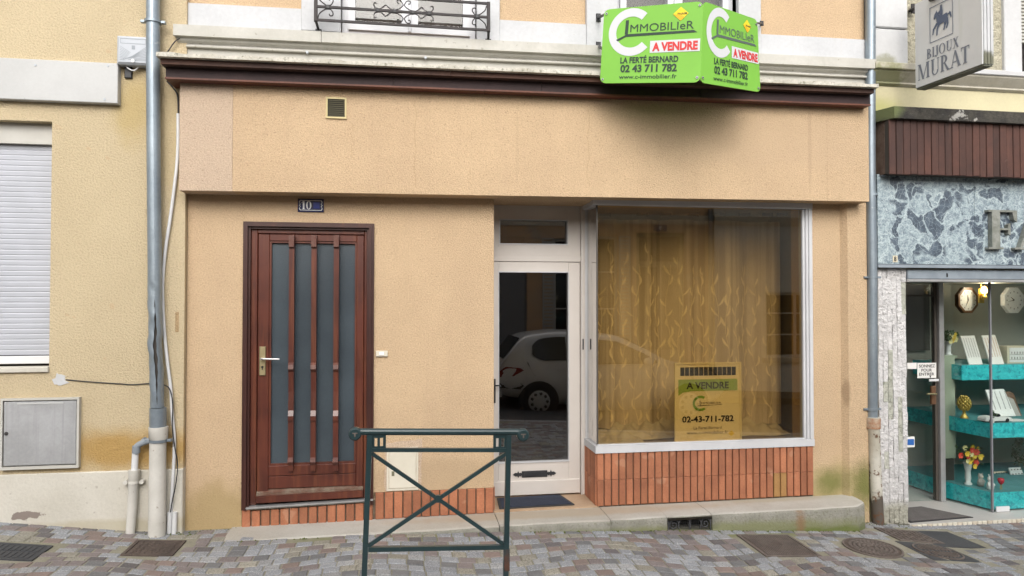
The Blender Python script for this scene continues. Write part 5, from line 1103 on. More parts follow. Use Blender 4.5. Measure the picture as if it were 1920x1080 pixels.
m = MB(); m.hexa([(3.84, -.02, tz0 + .005), (tx, -.235, tz0), (6.6, -.235, tz0), (6.6, -.002, tz0), (3.84, -.02, tz1 + .003), (tx, -.235, tz1), (6.6, -.235, tz1), (6.6, -.002, tz1 + .02)]); m.add([(3.84, -.02, tz1 + .003), (6.6, -.002, tz1 + .02), (3.84, -.002, tz1 + .02)], [(0, 1, 2)]); m.build('pelmet_capping', 'mossy_timber', jw)
# split stone pillar
qx0, qx1 = PX(1646, 700), PX(1699, 700); nc = 6
m = MB(); m.box(qx0 + .003, qx1 - .003, .004, .3, -.3, mz0 - .032); m.build('pillar_core', 'split_stone', jw)
rq = random.Random(21); cwid = (qx1 - qx0) / nc
for c in range(nc):
    z = -.16 + rq.uniform(0, .1)
    while z < mz0 - .035:
        h_ = rq.uniform(.10, .30); z2 = min(mz0 - .034, z + h_); d = rq.uniform(.006, .014); x0 = qx0 + c * cwid + .0004; x1 = x0 + cwid - .0008
        m = MB(); J = lambda: rq.uniform(-.004, .004); nz_ = 3
        rows = [[(x0, .003, z + (z2 - .002 - z) * k / nz_) for k in range(nz_ + 1)], [(x0 + .0012, -d + J(), z + (z2 - .002 - z) * k / nz_) for k in range(nz_ + 1)], [((x0 + x1) / 2 + J(), -d + J(), z + (z2 - .002 - z) * k / nz_) for k in range(nz_ + 1)], [(x1 - .0012, -d + J(), z + (z2 - .002 - z) * k / nz_) for k in range(nz_ + 1)], [(x1, .003, z + (z2 - .002 - z) * k / nz_) for k in range(nz_ + 1)]]
        k_ = nz_ + 1; m.add([q for r_ in rows for q in r_], [(i * k_ + j, (i + 1) * k_ + j, (i + 1) * k_ + j + 1, i * k_ + j + 1) for i in range(4) for j in range(nz_)])
        m.add([r_[-1] for r_ in rows], [(0, 1, 2, 3, 4)]); m.add([r_[0] for r_ in rows], [(4, 3, 2, 1, 0)])
        m.build('stone', 'split_stone_green' if rq.random() < .16 else 'split_stone', jw); z = z2
# roller-shutter rail
rz0, rz1 = PZ(1750, 526, -.02), PZ(1750, 506, -.02)
m = MB(); m.bbox(qx1 + .002, JX1, -.03, .1, rz0 + .012, rz1); rl = m.build('shutter_rail', 'blue_edge', jw)
m = MB(); m.bbox(qx1 + .002, JX1, -.036, .08, rz0 - .012, rz0 + .010, .004); m.build('bottom_bar', 'alu', rl)
p = P(1776, 515, -.032); m = MB(); m.box(p.x - .006, p.x + .006, -.0325, -.030, p.z - .02, p.z + .012); m.build('lock', 'grille_black', rl)
m = MB(); m.box(qx1 + .002, JX1, .1, 1.3, rz0 + .0, rz0 + .05); m.build('shop_ceiling', 'showcase_back', jw)
# shop floor, threshold tiles
FZ = -.095
m = MB(); m.box(qx1, JX1, -.03, 1.3, -.4, FZ); m.build('entrance_floor', 'tile_floor', jw)
for i in range(46):
    x = qx1 + .01 + i * .047; m = MB(); m.bbox(x, x + .041, -.044, -.0305, gz(x, -.05) - .05, FZ - .002, .003); m.build('edge_tile', 'cabinet_cream' if i % 3 else 'opp_stone', jw)
# door
dY = .55
m = MB(); x0, x1 = PX(1757, 740, dY), PX(1766, 740, dY)
m.bbox(x0, x1, dY - .04, dY + .04, FZ, rz0); jd = m.build('shop_door', 'alu', jw)
m = MB(); m.box(x0 - .028, x0 - .002, dY - .01, dY + .03, FZ + .01, rz0); m.box(4.15, x0 - .028, dY - .01, dY + .03, PZ(1730, 556, dY), PZ(1730, 553, dY)); m.build('leaf_stile', 'dark_item', jd)
m = MB(); m.box(4.10, x0 - .028, dY, dY + .008, FZ + .01, rz0); m.build('pane', 'glass_shop', jd)
p = P(1750, 738, dY - .03); m = MB(); m.bbox(p.x - .02, p.x + .025, dY - .035, dY - .012, p.z - .10, p.z + .07); lk = m.build('lock_box', 'wood_item', jd)
m = MB(); m.tube([(p.x, dY - .035, p.z), (p.x, dY - .07, p.z), (p.x - .10, dY - .075, p.z + .006)], .008, 6); m.build('handle', 'brass', lk)
p0, p1 = P(1740, 715, dY - .03), P(1758, 710, dY - .03); m = MB(); m.bbox(p0.x, p1.x, dY - .05, dY - .041, p0.z, p1.z, .003); m.build('bell_push', 'pvc_white', jd)
p0, p1 = P(1720, 709, dY - .012), P(1755, 680, dY - .012)
nt_ = thing('door_notice', 'white SONNEZ POUR ENTRER notice on the jewellery shop door', 'notice', (p0.x, dY - .012, p0.z))
m = MB(); m.box(p0.x, p1.x, dY - .014, dY - .011, p0.z, p1.z); m.build('card', 'paper_white', nt_)
pl = Plane((p0.x, dY - .014, p0.z), (p1.x - p0.x, 0, 0), (0, 0, p1.z - p0.z), (0, -1, 0)); m = MB()
pl.text(m, 'SONNEZ', .08, .70, .20, .84, .012); pl.text(m, 'POUR', .2, .43, .19, .56, .012); pl.text(m, 'ENTRER', .08, .17, .19, .80, .012); pl.poly(m, [(.64, .03), (.70, .03), (.70, .14), (.64, .14)]); m.build('lettering', 'print_black', nt_)
p0, p1 = P(1701, 692, dY - .012), P(1718.5, 680, dY - .012); m = MB(); m.box(p0.x, p1.x, dY - .014, dY - .011, p0.z, p1.z)
hn = m.build('hours_card', 'paper_white', None, 'small white card left of the SONNEZ notice', 'notice')
p0, p1 = P(1700, 838, .28), P(1712, 818, .28); m = MB(); m.box(4.166, p1.x, .262, .268, p0.z, p1.z); st_ = m.build('door_sticker', 'paper_white', None, 'small white and blue sticker by the split stone pillar edge', 'sticker')
m = MB(); m.box(4.17, p1.x - .008, .259, .2615, p0.z + .02, p1.z - .02); m.build('blue_field', 'blue_print', st_)
# interior of the shop behind the door
m = MB(); m.box(4.0, 4.05, .6, 3.4, FZ, 2.1); m.box(4.05, 5.6, 3.4, 3.45, FZ, 2.1); m.box(5.55, 5.6, 1.3, 3.4, FZ, 2.1); m.box(4.0, 5.6, .6, 3.4, rz0 + .06, rz0 + .1); m.box(4.0, 5.6, .6, 3.4, FZ - .1, FZ - .001); m.build('shop_interior', 'room_brown', jw)
# mat
p = [(4.20, .005), (4.83, .05), (4.62, .40), (4.2, .36)]
jm = thing('doormat', 'grey ribbed doormat at the jewellery shop entrance', 'doormat', (4.5, .2, FZ))
m = MB(); m.prism([(x, y, FZ + .0008) for x, y in p], (0, 0, .006)); m.build('rubber_edge', 'mat_edge', jm)
m = MB(); m.prism([(4.48 + (x - 4.48) * .93, .2 + (y - .2) * .9, FZ + .0068) for x, y in p], (0, 0, .004)); m.build('pile', 'mat_grey', jm)
# showcase
cX, cY = 5.12, .16; sX, sY = 5.0, .58
m = MB(); m.hexa([(cX, cY, FZ), (cX + .004, cY + .006, FZ), (sX + .006, sY, FZ), (sX, sY, FZ), (cX, cY, rz0), (cX + .004, cY + .006, rz0), (sX + .006, sY, rz0), (sX, sY, rz0)])
m.build('showcase_side_pane', 'glass_shop', jw)
m = MB(); m.box(cX + .01, JX1, cY, cY + .006, FZ + .02, rz0); m.build('showcase_front_pane', 'glass_shop', jw)
m = MB(); m.box(cX - .004, cX + .009, cY - .006, cY + .012, FZ, rz0); m.build('corner_post', 'opp_grey', jw)
m = MB(); m.box(cX + .03, cX + .16, cY - .012, cY - .002, FZ + .005, FZ + .05); m.build('pane_clip', 'pvc_white', jw)
m = MB(); m.box(sX - .04, JX1, 1.2, 1.25, FZ, rz0); m.box(JX1, JX1 + .05, 0, 1.2, FZ, 2.1); m.build('showcase_back', 'showcase_back', jw)
m = MB(); m.box(sX + .0, sX + .34, 1.14, 1.199, 1.25, rz0); m.build('dark_back_panel', 'dark_item', jw)
def shelf(name, poly, z0, z1):
    m = MB(); m.cur = 0; n = len(poly); m.add([(x, y, z0) for x, y in poly] + [(x, y, z1) for x, y in poly], [(i, (i + 1) % n, n + (i + 1) % n, n + i) for i in range(n)] + [tuple(range(n - 1, -1, -1))]); m.cur = 1; m.add([(x, y, z1) for x, y in poly], [tuple(range(n))]); return m.build(name, ['teal', 'teal_top'], jw)
sA0, sA1 = PZ(1862, 957, cY), PZ(1862, 925, cY); sB0, sB1 = PZ(1862, 823, cY), PZ(1862, 795, cY); uY = .50
sC0, sC1 = PZ(1862, 712, uY), PZ(1862, 684, uY); ux = PX(1803, 700, uY)
shelf('display_base', [(cX + .02, cY + .02), (JX1, cY + .02), (JX1, 1.19), (sX + .01, 1.19), (sX + .02, sY)], sA0, sA1)
shelf('display_shelf', [(cX + .022, cY + .03), (JX1, cY + .03), (JX1, 1.19), (sX + .10, 1.19), (sX + .10, sY - .05)], sB0, sB1)
shelf('display_shelf', [(ux, uY), (JX1, uY), (JX1, 1.13), (ux, 1.13), (ux, uY + .25)], sC0, sC1)
p0, p1 = P(1766, 860, .62), P(1790, 666, .62); m = MB(); m.box(p0.x, p1.x, .62, .64, p0.z, p1.z); m.build('side_board', 'pale_green', jw)
p0 = P(1768, 935, .62); m = MB(); m.box(p0.x, p1.x - .02, .62, .64, FZ, PZ(1768, 861, .62)); m.build('dark_side', 'dark_item', jw)

def clock(px, py, rpx, y, rim, label):
    c = P(px, py, y); r = rpx * (c - CAM).dot(_f) / FPX; t = thing('wall_clock', label, 'clock', (c.x, y, c.z - r), 'octagonal clocks')
    def oct_(r_, yy, n=8): return [(c.x + r_ * .92 * math.cos(R(22.5 + 45 * k)), yy, c.z + r_ * 1.04 * math.sin(R(22.5 + 45 * k))) for k in range(n)]
    m = MB(); m.prism(oct_(r, y), (0, .04, 0)); cs = m.build('case', rim, t)
    m = MB(); o_, i_ = oct_(r * .96, y - .004), oct_(r * .80, y - .004); i2 = oct_(r * .80, y + .006)
    m.add(o_ + i_ + i2 + oct_(r * .96, y), [(k, (k + 1) % 8, 8 + (k + 1) % 8, 8 + k) for k in range(8)] + [(k, (k + 1) % 8, 24 + (k + 1) % 8, 24 + k) for k in range(8)]); m.build('bezel', rim, cs)
    m = MB(); m.add(oct_(r * .8, y - .0015)[::-1], [tuple(range(8))]); m.build('dial', 'porcelain', t)
    m = MB()
    for k in range(12):
        a = R(30 * k); x, z = c.x + r * .60 * math.sin(a), c.z + r * .64 * math.cos(a); m.box(x - .004, x + .004, y - .004, y - .002, z - .007, z + .007)
    m.build('numerals', 'bead_dark', t)
    for a, L, w_ in ((-8 if px < 1860 else -50, .42, .005), (205 if px < 1860 else -100, .56, .0035)):
        m = MB(); d = Vector((math.sin(R(a)), 0, math.cos(R(a)))); q = Vector((d.z, 0, -d.x)); s_ = Vector((c.x, y - .006, c.z)); m.prism([s_ - q * w_, s_ + q * w_, s_ + d * r * L], (0, .002, 0)); m.build('hand', 'print_black', t)
clock(1815, 563, 25, .80, 'wood_item', 'brown framed octagonal clock hanging in the jewellery showcase')
clock(1901, 563, 25, .80, 'porcelain', 'pale framed octagonal clock hanging right of the brown one')
def wall_lamp(px, py, y, label):
    c = P(px, py, y); t = thing('wall_lamp', label, 'lamp', (c.x, y, c.z - .06)); m = MB(); m.lathe([(.012, -.03), (.026, -.02), (.03, .0), (.022, .03), (.008, .042)], c, 12); m.build('bulb', 'lamp_glow', t)
    m = MB(); m.lathe([(.02, -.075), (.03, -.07), (.022, -.05), (.014, -.032)], c, 12); m.box(c.x - .03, c.x + .03, c.y + .03, c.y + .04, c.z - .12, c.z + .02); m.tube([(c.x, c.y, c.z - .06), (c.x, c.y + .035, c.z - .08)], .008, 6); m.tube([(c.x, c.y + .035, c.z - .08), (c.x, c.y + .035, rz0)], .006, 6); m.build('holder', 'gold', t)
    ld = bpy.data.lights.new('lamp_light', 'POINT'); ld.energy = 3.5; ld.color = (1, .86, .66); ld.shadow_soft_size = .03; lo_ = bpy.data.objects.new('lamp_light', ld); COL.objects.link(lo_); lo_.parent = t; lo_.location = Vector((c.x, c.y - .06, c.z + .03)) - Vector(t.location)
wall_lamp(1742, 547, 1.6, 'glowing warm wall lamp seen through the jewellery shop door')
wall_lamp(1845, 545, .70, 'glowing warm wall lamp between the two octagonal clocks')
def tray(label, q, y0, y1, mt, rows, col, n, dot=False, grp='jewellery trays'):   # q: four px corners bl br tr tl
    bl, br_, tr, tl = P(*q[0], y0), P(*q[1], y0), P(*q[2], y1), P(*q[3], y1); t = thing('jewellery_tray', label, 'jewellery tray', bl, grp)
    nn = (br_ - bl).cross(tl - bl).normalized(); nn = -nn if nn.y > 0 else nn
    m = MB(); m.prism([bl, br_, tr, tl], -nn * .012); m.build('board', mt, t)
    pl = Plane(bl, br_ - bl, tl - bl, nn); m = MB()
    if dot:
        for i in range(rows):
            for k in range(n): c = pl.pt(.16 + .68 * k / (n - 1), .2 + .6 * i / (rows - 1), .003); m.lathe([(.004, 0), (.008, .004), (.004, .008)], c, 6)
    else:
        for k in range(n):
            a = .12 + .72 * k / (n - 1)
            for i in range(14): b = .26 + .66 * i / 14; pl.poly(m, [(a, b), (a + .045, b), (a + .045, b + .036), (a, b + .036)], .0025)
        pl.poly(m, [(.0, .0), (1, .0), (1, .005), (0, .005)])
    m.build('jewels', col, t)
tray('white slanted bracelet tray at the left of the upper turquoise shelf', [(1818, 685), (1843, 684), (1827, 629), (1801, 630)], .56, .72, 'white_item', 1, 'bead_dark', 5)
tray('slanted tray of orange bead strands on the upper turquoise shelf', [(1857, 684), (1883, 683), (1866, 628), (1841, 629)], .56, .72, 'white_item', 1, 'bead_orange', 5)
tray('large white slanted tray on the middle turquoise shelf', [(1866, 782), (1905, 780), (1882, 729), (1848, 731)], .40, .55, 'white_item', 1, 'bead_dark', 4)
tray('cream earring card on the lowest turquoise shelf', [(1868, 906), (1895, 905), (1888, 883), (1863, 884)], .72, .80, 'cream_item', 3, 'dark_item', 5, True)
tray('pale grey earring card leaning at the right edge of the showcase', [(1899, 904), (1924, 902), (1914, 876), (1891, 877)], .66, .76, 'porcelain', 3, 'dark_item', 4, True)
b0, b1 = P(1889, 683, .60), P(1935, 649, .60); t = thing('earring_box', 'white stepped earring display box at the right of the upper shelf', 'jewellery tray', b0)
m = MB(); m.box(b0.x, b1.x, .60, .72, b0.z, b1.z); m.build('box', 'cream_item', t)
m = MB(); m.box(b0.x + .02, b1.x, .594, .599, b0.z + .02, b1.z - .015); m.build('panel', 'white_item', t)
m = MB()
for i in range(2):
    for k in range(6): x = b0.x + .04 + k * .03; z = b1.z - .05 - i * .05; m.tube([(x, .59, z), (x, .59, z - .02)], .004, 5)
    m.box(b0.x + .02, b1.x, .5905, .5935, b1.z - .078 - i * .05, b1.z - .074 - i * .05)
m.build('earrings', 'silver_item', t)
p0, p1 = P(1895, 782, .5), P(1916, 736, .5); t = thing('watch_stand', 'brown arched watch stand behind the white tray', 'watch stand', p0); m = MB(); m.prism([(p0.x, .5, p0.z), (p1.x, .5, p0.z), (p1.x - .01, .58, p1.z - .02), (p1.x - .05, .58, p1.z), (p0.x - .03, .58, p1.z - .01)], (0, .03, 0)); m.build('arch', 'wood_item', t); m = MB(); m.prism([(p0.x + .02, .494, p0.z + .01), (p1.x - .02, .494, p0.z + .01), (p1.x - .04, .572, p1.z - .03), (p0.x + .0, .572, p1.z - .03)], (0, .003, 0)); m.build('watch_strap', 'silver_item', t)
m = MB(); p0 = P(1895, 793, .26); m.add([(p0.x, .24, sB1 + .003), (p0.x + .2, .24, sB1 + .003), (p0.x + .16, .36, sB1 + .003), (p0.x - .02, .36, sB1 + .003)], [(0, 1, 2, 3)]); m.prism([(p0.x, .24, sB1 + .0005), (p0.x + .2, .24, sB1 + .0005), (p0.x + .16, .36, sB1 + .0005), (p0.x - .02, .36, sB1 + .0005)], (0, 0, .002)); rc = m.build('ring_card', 'white_item', None, 'flat white ring card lying on the middle turquoise shelf', 'jewellery tray')
# gold pineapple ornament
c = P(1808, 784, .48); t = thing('gold_ornament', 'gold pinecone ornament on a foot on the middle shelf', 'ornament', c); H = PZ(1808, 742, .48) - c.z
m = MB(); m.lathe([(.035, 0), (.036, .02 * H), (.024, .12 * H), (.012, .24 * H), (.014, .32 * H), (.03, .38 * H)], c, 14); m.build('foot', 'gold', t)
m = MB()
for i in range(8):
    z = .40 + .55 * i / 7; r_ = .052 * math.sin(math.pi * (.18 + .80 * i / 8)) ** .8
    for k in range(9): a = 2 * math.pi * (k + .5 * (i % 2)) / 9; m.lathe([(.003, -.012), (.012, 0), (.003, .014)], c + Vector((r_ * math.cos(a), r_ * math.sin(a), z * H)), 6)
m.build('scales', 'gold', t); m = MB(); m.lathe([(.02, .38 * H), (.045, .5 * H), (.045, .66 * H), (.03, .85 * H), (.004, .99 * H)], c, 12); m.build('core', 'gold', t)
# toy roadster
c = P(1869, 795, .24); t = thing('toy_car', 'small white model roadster on the middle turquoise shelf', 'toy car', (c.x, .24, sB1)); L = .27
pr = [(-.5, .02), (-.5, .06), (-.46, .10), (-.2, .115), (-.14, .11), (.02, .10), (.1, .12), (.3, .11), (.46, .085), (.5, .05), (.5, .02)]
zz_ = sB1 + .006; m = MB(); m.prism([(c.x + a * L, .215, zz_ + b * .42) for a, b in pr], (0, .09, 0)); m.build('body', 'white_item', t)
for a in (-.31, .31):
    for y in (.212, .298): m = MB(); m.tube([(c.x + a * L, y, zz_ + .013), (c.x + a * L, y + .012, zz_ + .013)], .017, 12); m.build('wheel', 'tyre', t)
m = MB(); m.prism([(c.x - .02, .225, zz_ + .045), (c.x + .035, .225, zz_ + .045), (c.x + .015, .225, zz_ + .07), (c.x - .0, .225, zz_ + .07)], (0, .07, 0)); m.build('windscreen', 'car_glass', t)
# little plant pot beside the roadster
c = P(1861, 796, .21); t = thing('plant_pot', 'tiny white pot with a sprig before the model roadster', 'plant pot', (c.x, .21, sB1)); m = MB(); m.lathe([(.012, 0), (.02, .03), (.02, .034)], (c.x, .21, sB1 + .001), 10); m.build('pot', 'white_item', t)
m = MB(); rq = random.Random(3)
for k in range(26): q = Vector((c.x + rq.gauss(0, .012), .21 + rq.gauss(0, .01), sB1 + .036 + rq.uniform(0, .06))); m.add([q, q + Vector((rq.uniform(-.012, .012), -.004, .012)), q + Vector((rq.uniform(-.01, .01), .006, .02))], [(0, 1, 2)])
m.build('leaves', 'leaf_green', t)
def bouquet(px, py, y, zbase, vh, r, cols, label, vase='porcelain', n=18):
    c = P(px, py, y); t = thing('flower_vase', label, 'flower vase', (c.x, y, zbase)); rq = random.Random(px)
    m = MB(); m.lathe([(.03, 0), (.034, .01), (.02, .12 * vh), (.026, .3 * vh), (.022, .6 * vh), (.034, .92 * vh), (.042, vh)], (c.x, y, zbase + .0008), 14); m.build('vase', vase, t)
    m = MB()
    for k in range(70): a, b = rq.uniform(0, 6.28), rq.uniform(.1, 1); q = Vector((c.x + r * b * math.cos(a), y + r * .6 * b * math.sin(a), zbase + vh + r * .55 + r * .7 * rq.uniform(-.8, .9))); d = Vector((rq.uniform(-1, 1), rq.uniform(-1, .2), rq.uniform(-.6, 1))).normalized() * .035; e = d.cross(Vector((0, 1, .3))).normalized() * .010; m.add([q, q + d * .5 + e, q + d, q + d * .5 - e], [(0, 1, 2, 3)])
    m.build('foliage', 'leaf_green', t)
    for k in range(n):
        a = 2.4 * k; b = math.sqrt((k + .5) / n); q = Vector((c.x + r * .9 * b * math.cos(a), y - .05 + r * .35 * b * math.sin(a * 1.7), zbase + vh + r * .62 + r * .75 * b * math.sin(a))); s_ = rq.uniform(.020, .034); m = MB()
        for p_ in range(6):
            aa = p_ * 60 + rq.uniform(-12, 12); d = Vector((math.cos(R(aa)), -.35, math.sin(R(aa)))) * s_; e = Vector((-math.sin(R(aa)), 0, math.cos(R(aa)))) * s_ * .5; m.add([q, q + d * .6 + e, q + d, q + d * .6 - e], [(0, 1, 2, 3)])
        m.build('blossom', rq.choice(cols), t)
bouquet(1815, 907, .46, sA1, PZ(1812, 868, .46) - sA1, .125, ['petal_red', 'petal_red', 'petal_yellow', 'petal_pale', 'petal_yellow'], 'vase of red and yellow flowers on the lowest turquoise shelf')
bouquet(1778, 665, .66, PZ(1778, 666, .66), PZ(1778, 640, .66) - PZ(1778, 666, .66), .07, ['petal_pale', 'petal_yellow', 'leaf_green'], 'vase of pale yellow flowers beside the jewellery shop door', n=9)
m = MB(); p0 = P(1778, 667, .66); m.box(p0.x - .05, p0.x + .08, .641, .75, p0.z - .02, p0.z + .003); m.build('vase_ledge', 'pale_green', jw)
# figurines
def figurine(px, pb, pt_, y, name, label, mt, kind):
    c = P(px, pb, y); z = sA1 + .001; H = PZ(px, pt_, y) - PZ(px, pb, y); t = thing(name, label, 'figurine', (c.x, y, z))
    m = MB()
    if kind == 'heart':
        m.lathe([(.002, .35 * H), (.02, .5 * H), (.028, .72 * H), (.024, .86 * H), (.008, .9 * H)], (c.x, y, z), 12); m.build('body', mt, t); m = MB()
        for s_ in (-1, 1): m.tube([(c.x + s_ * .008, y, z), (c.x + s_ * .006, y, z + .4 * H)], .003, 5)
        m.build('legs', 'gold', t); return
    m.lathe([(.016, 0), (.026, .05 * H), (.030, .25 * H), (.022, .5 * H), (.014, .58 * H), (.022, .68 * H), (.022, .8 * H), (.010, .9 * H)], (c.x, y, z), 14)
    for s_ in (-1, 1):
        m.tube([(c.x + s_ * .02, y, z + .5 * H), (c.x + s_ * .03, y - .015, z + .3 * H)], .008, 6)
        if kind == 'rabbit': m.tube([(c.x + s_ * .008, y, z + .85 * H), (c.x + s_ * .018, y, z + 1.05 * H)], .006, 6, rs=[.005, .003])
        else: m.lathe([(.003, -.006), (.008, 0), (.003, .006)], (c.x + s_ * .016, y, z + .9 * H), 8)
    m.build('body', mt, t); m = MB(); m.lathe([(.006, -.005), (.010, 0), (.004, .006)], (c.x, y - .02, z + .72 * H), 8); m.build('muzzle', 'cream_item', t)
figurine(1839, 915, 889, .38, 'bear_figurine', 'brown and white bear figurine on the lowest turquoise shelf', 'silver_item', 'bear')
figurine(1857, 920, 892, .26, 'rabbit_figurine', 'white rabbit figurine behind the showcase corner', 'white_item', 'rabbit')
figurine(1877, 921, 897, .26, 'heart_figurine', 'small red heart shaped figurine on thin legs', 'red_glass', 'heart')
c = P(1916, 846, .9); t = thing('wreath', 'dark green wreath hanging under the middle shelf at the right edge', 'wreath', (c.x, .9, c.z - .12)); rq = random.Random(1); m = MB()
for k in range(220): a = rq.uniform(0, 6.28); b = .085 + rq.gauss(0, .018); q = Vector((c.x + b * math.cos(a), .9 + rq.gauss(0, .015), c.z + b * 1.25 * math.sin(a))); d = Vector((rq.uniform(-1, 1), rq.uniform(-1, .2), rq.uniform(-1, 1))).normalized() * .035; e = d.cross(Vector((0, 1, .2))).normalized() * .008; m.add([q, q + d * .5 + e, q + d, q + d * .5 - e], [(0, 1, 2, 3)])
m.build('foliage', 'leaf_green', t)

# ---------------- projecting light-box sign
A0, A1 = Vector((4.085, -.25, 3.462)), Vector((4.137, -.85, 3.462)); HH = .68; TH = .098
hsn = thing('hanging_sign', 'white projecting light box sign with a horse rider emblem', 'shop sign', (4.13, -.55, 3.46))
u = A1 - A0; nrm = Vector((-.995, -.086, 0)).normalized(); off = -nrm * TH
m = MB(); z = Vector((0, 0, HH)); m.hexa([A0, A1, A1 + off, A0 + off, A0 + z, A1 + z, A1 + off + z, A0 + off + z]); bxo = m.build('box', 'lightbox', hsn)
un = u.normalized(); m = MB(); a = A1 + un * .001
for k in range(3): s0_, s1_ = .01 + k * .03, .032 + k * .03; m.hexa([a - nrm * s0_, a - nrm * s0_ + un * .008, a - nrm * s1_ + un * .008, a - nrm * s1_, a - nrm * s0_ + z, a - nrm * s0_ + un * .008 + z, a - nrm * s1_ + un * .008 + z, a - nrm * s1_ + z][0:8])
m.build('edge_ribs', 'lightbox_edge', hsn)
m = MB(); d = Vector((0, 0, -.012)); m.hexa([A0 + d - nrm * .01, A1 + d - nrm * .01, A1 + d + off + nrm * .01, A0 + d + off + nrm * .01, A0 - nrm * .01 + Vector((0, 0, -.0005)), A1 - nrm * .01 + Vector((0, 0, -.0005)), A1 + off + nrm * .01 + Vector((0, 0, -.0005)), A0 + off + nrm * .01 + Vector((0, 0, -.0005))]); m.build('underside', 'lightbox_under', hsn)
pl = Plane(A0, u, z, nrm)
m = MB(); serif_word(pl, m, 'MURAT', .045, .075, .185, .80); serif_word(pl, m, 'BIJOUX', .19, .285, .115, .50); m.build('lettering', 'letter_grey', hsn)
fx0, fx1, fb0, fb1 = .245, .60, .455, .865
m = MB()
for q in (((fx0, fb0), (fx1, fb0), (fx1, fb0 + .007), (fx0, fb0 + .007)), ((fx0, fb1 - .007), (fx1, fb1 - .007), (fx1, fb1), (fx0, fb1)), ((fx0, fb0), (fx0 + .008, fb0), (fx0 + .008, fb1), (fx0, fb1)), ((fx1 - .008, fb0), (fx1, fb0), (fx1, fb1), (fx1 - .008, fb1))): pl.poly(m, list(q))
m.build('emblem_frame', 'emblem_blue', hsn)
m = MB(); E = lambda pts: pl.poly(m, [(fx0 + (fx1 - fx0) * a, fb0 + (fb1 - fb0) * b) for a, b in pts])
E([(.30, .52), (.42, .40), (.60, .42), (.74, .44), (.80, .55), (.74, .66), (.60, .64), (.45, .62)])            # body
E([(.30, .52), (.45, .62), (.38, .76), (.28, .80)]); E([(.28, .80), (.36, .78), (.34, .70), (.20, .60), (.18, .65), (.22, .76)])   # neck, head
E([(.28, .79), (.33, .79), (.32, .86)]); E([(.78, .58), (.88, .66), (.93, .52), (.90, .50), (.86, .58), (.78, .64)]); E([(.86, .66), (.92, .62), (.95, .48), (.91, .46)])   # ear, tail
for leg in ([(.30, .50), (.38, .46), (.22, .34), (.14, .36)], [(.14, .36), (.20, .35), (.16, .20), (.12, .20)], [(.36, .46), (.46, .42), (.36, .30), (.30, .30)], [(.30, .32), (.36, .30), (.34, .14), (.29, .14)], [(.62, .46), (.76, .46), (.70, .32), (.63, .30)], [(.63, .32), (.69, .31), (.64, .20), (.59, .22)], [(.70, .50), (.80, .52), (.82, .34), (.76, .34)], [(.76, .36), (.82, .35), (.76, .22), (.71, .24)]): E(leg)
E([(.42, .60), (.56, .60), (.58, .74), (.56, .86), (.46, .86), (.44, .76)]); E([(.46, .85), (.55, .85), (.55, .94), (.47, .94)]); E([(.36, .74), (.46, .82), (.48, .76), (.40, .70)]); E([(.44, .60), (.54, .62), (.50, .42), (.44, .42)])  # rider
m.build('emblem', 'emblem_blue', hsn)
a, b = P(1706, 20, -.005), P(1770, -12, -.62); m = MB(); m.tube([a, b], .014, 6); m.bbox(a.x - .02, a.x + .02, -.05, -.041, a.z - .04, a.z + .04, .003)
m.tube([Vector((4.155, -.40, 3.462 + HH)), Vector((4.155, -.40, 4.22))], .008, 6); m.build('bracket_arm', 'iron_brown', hsn)

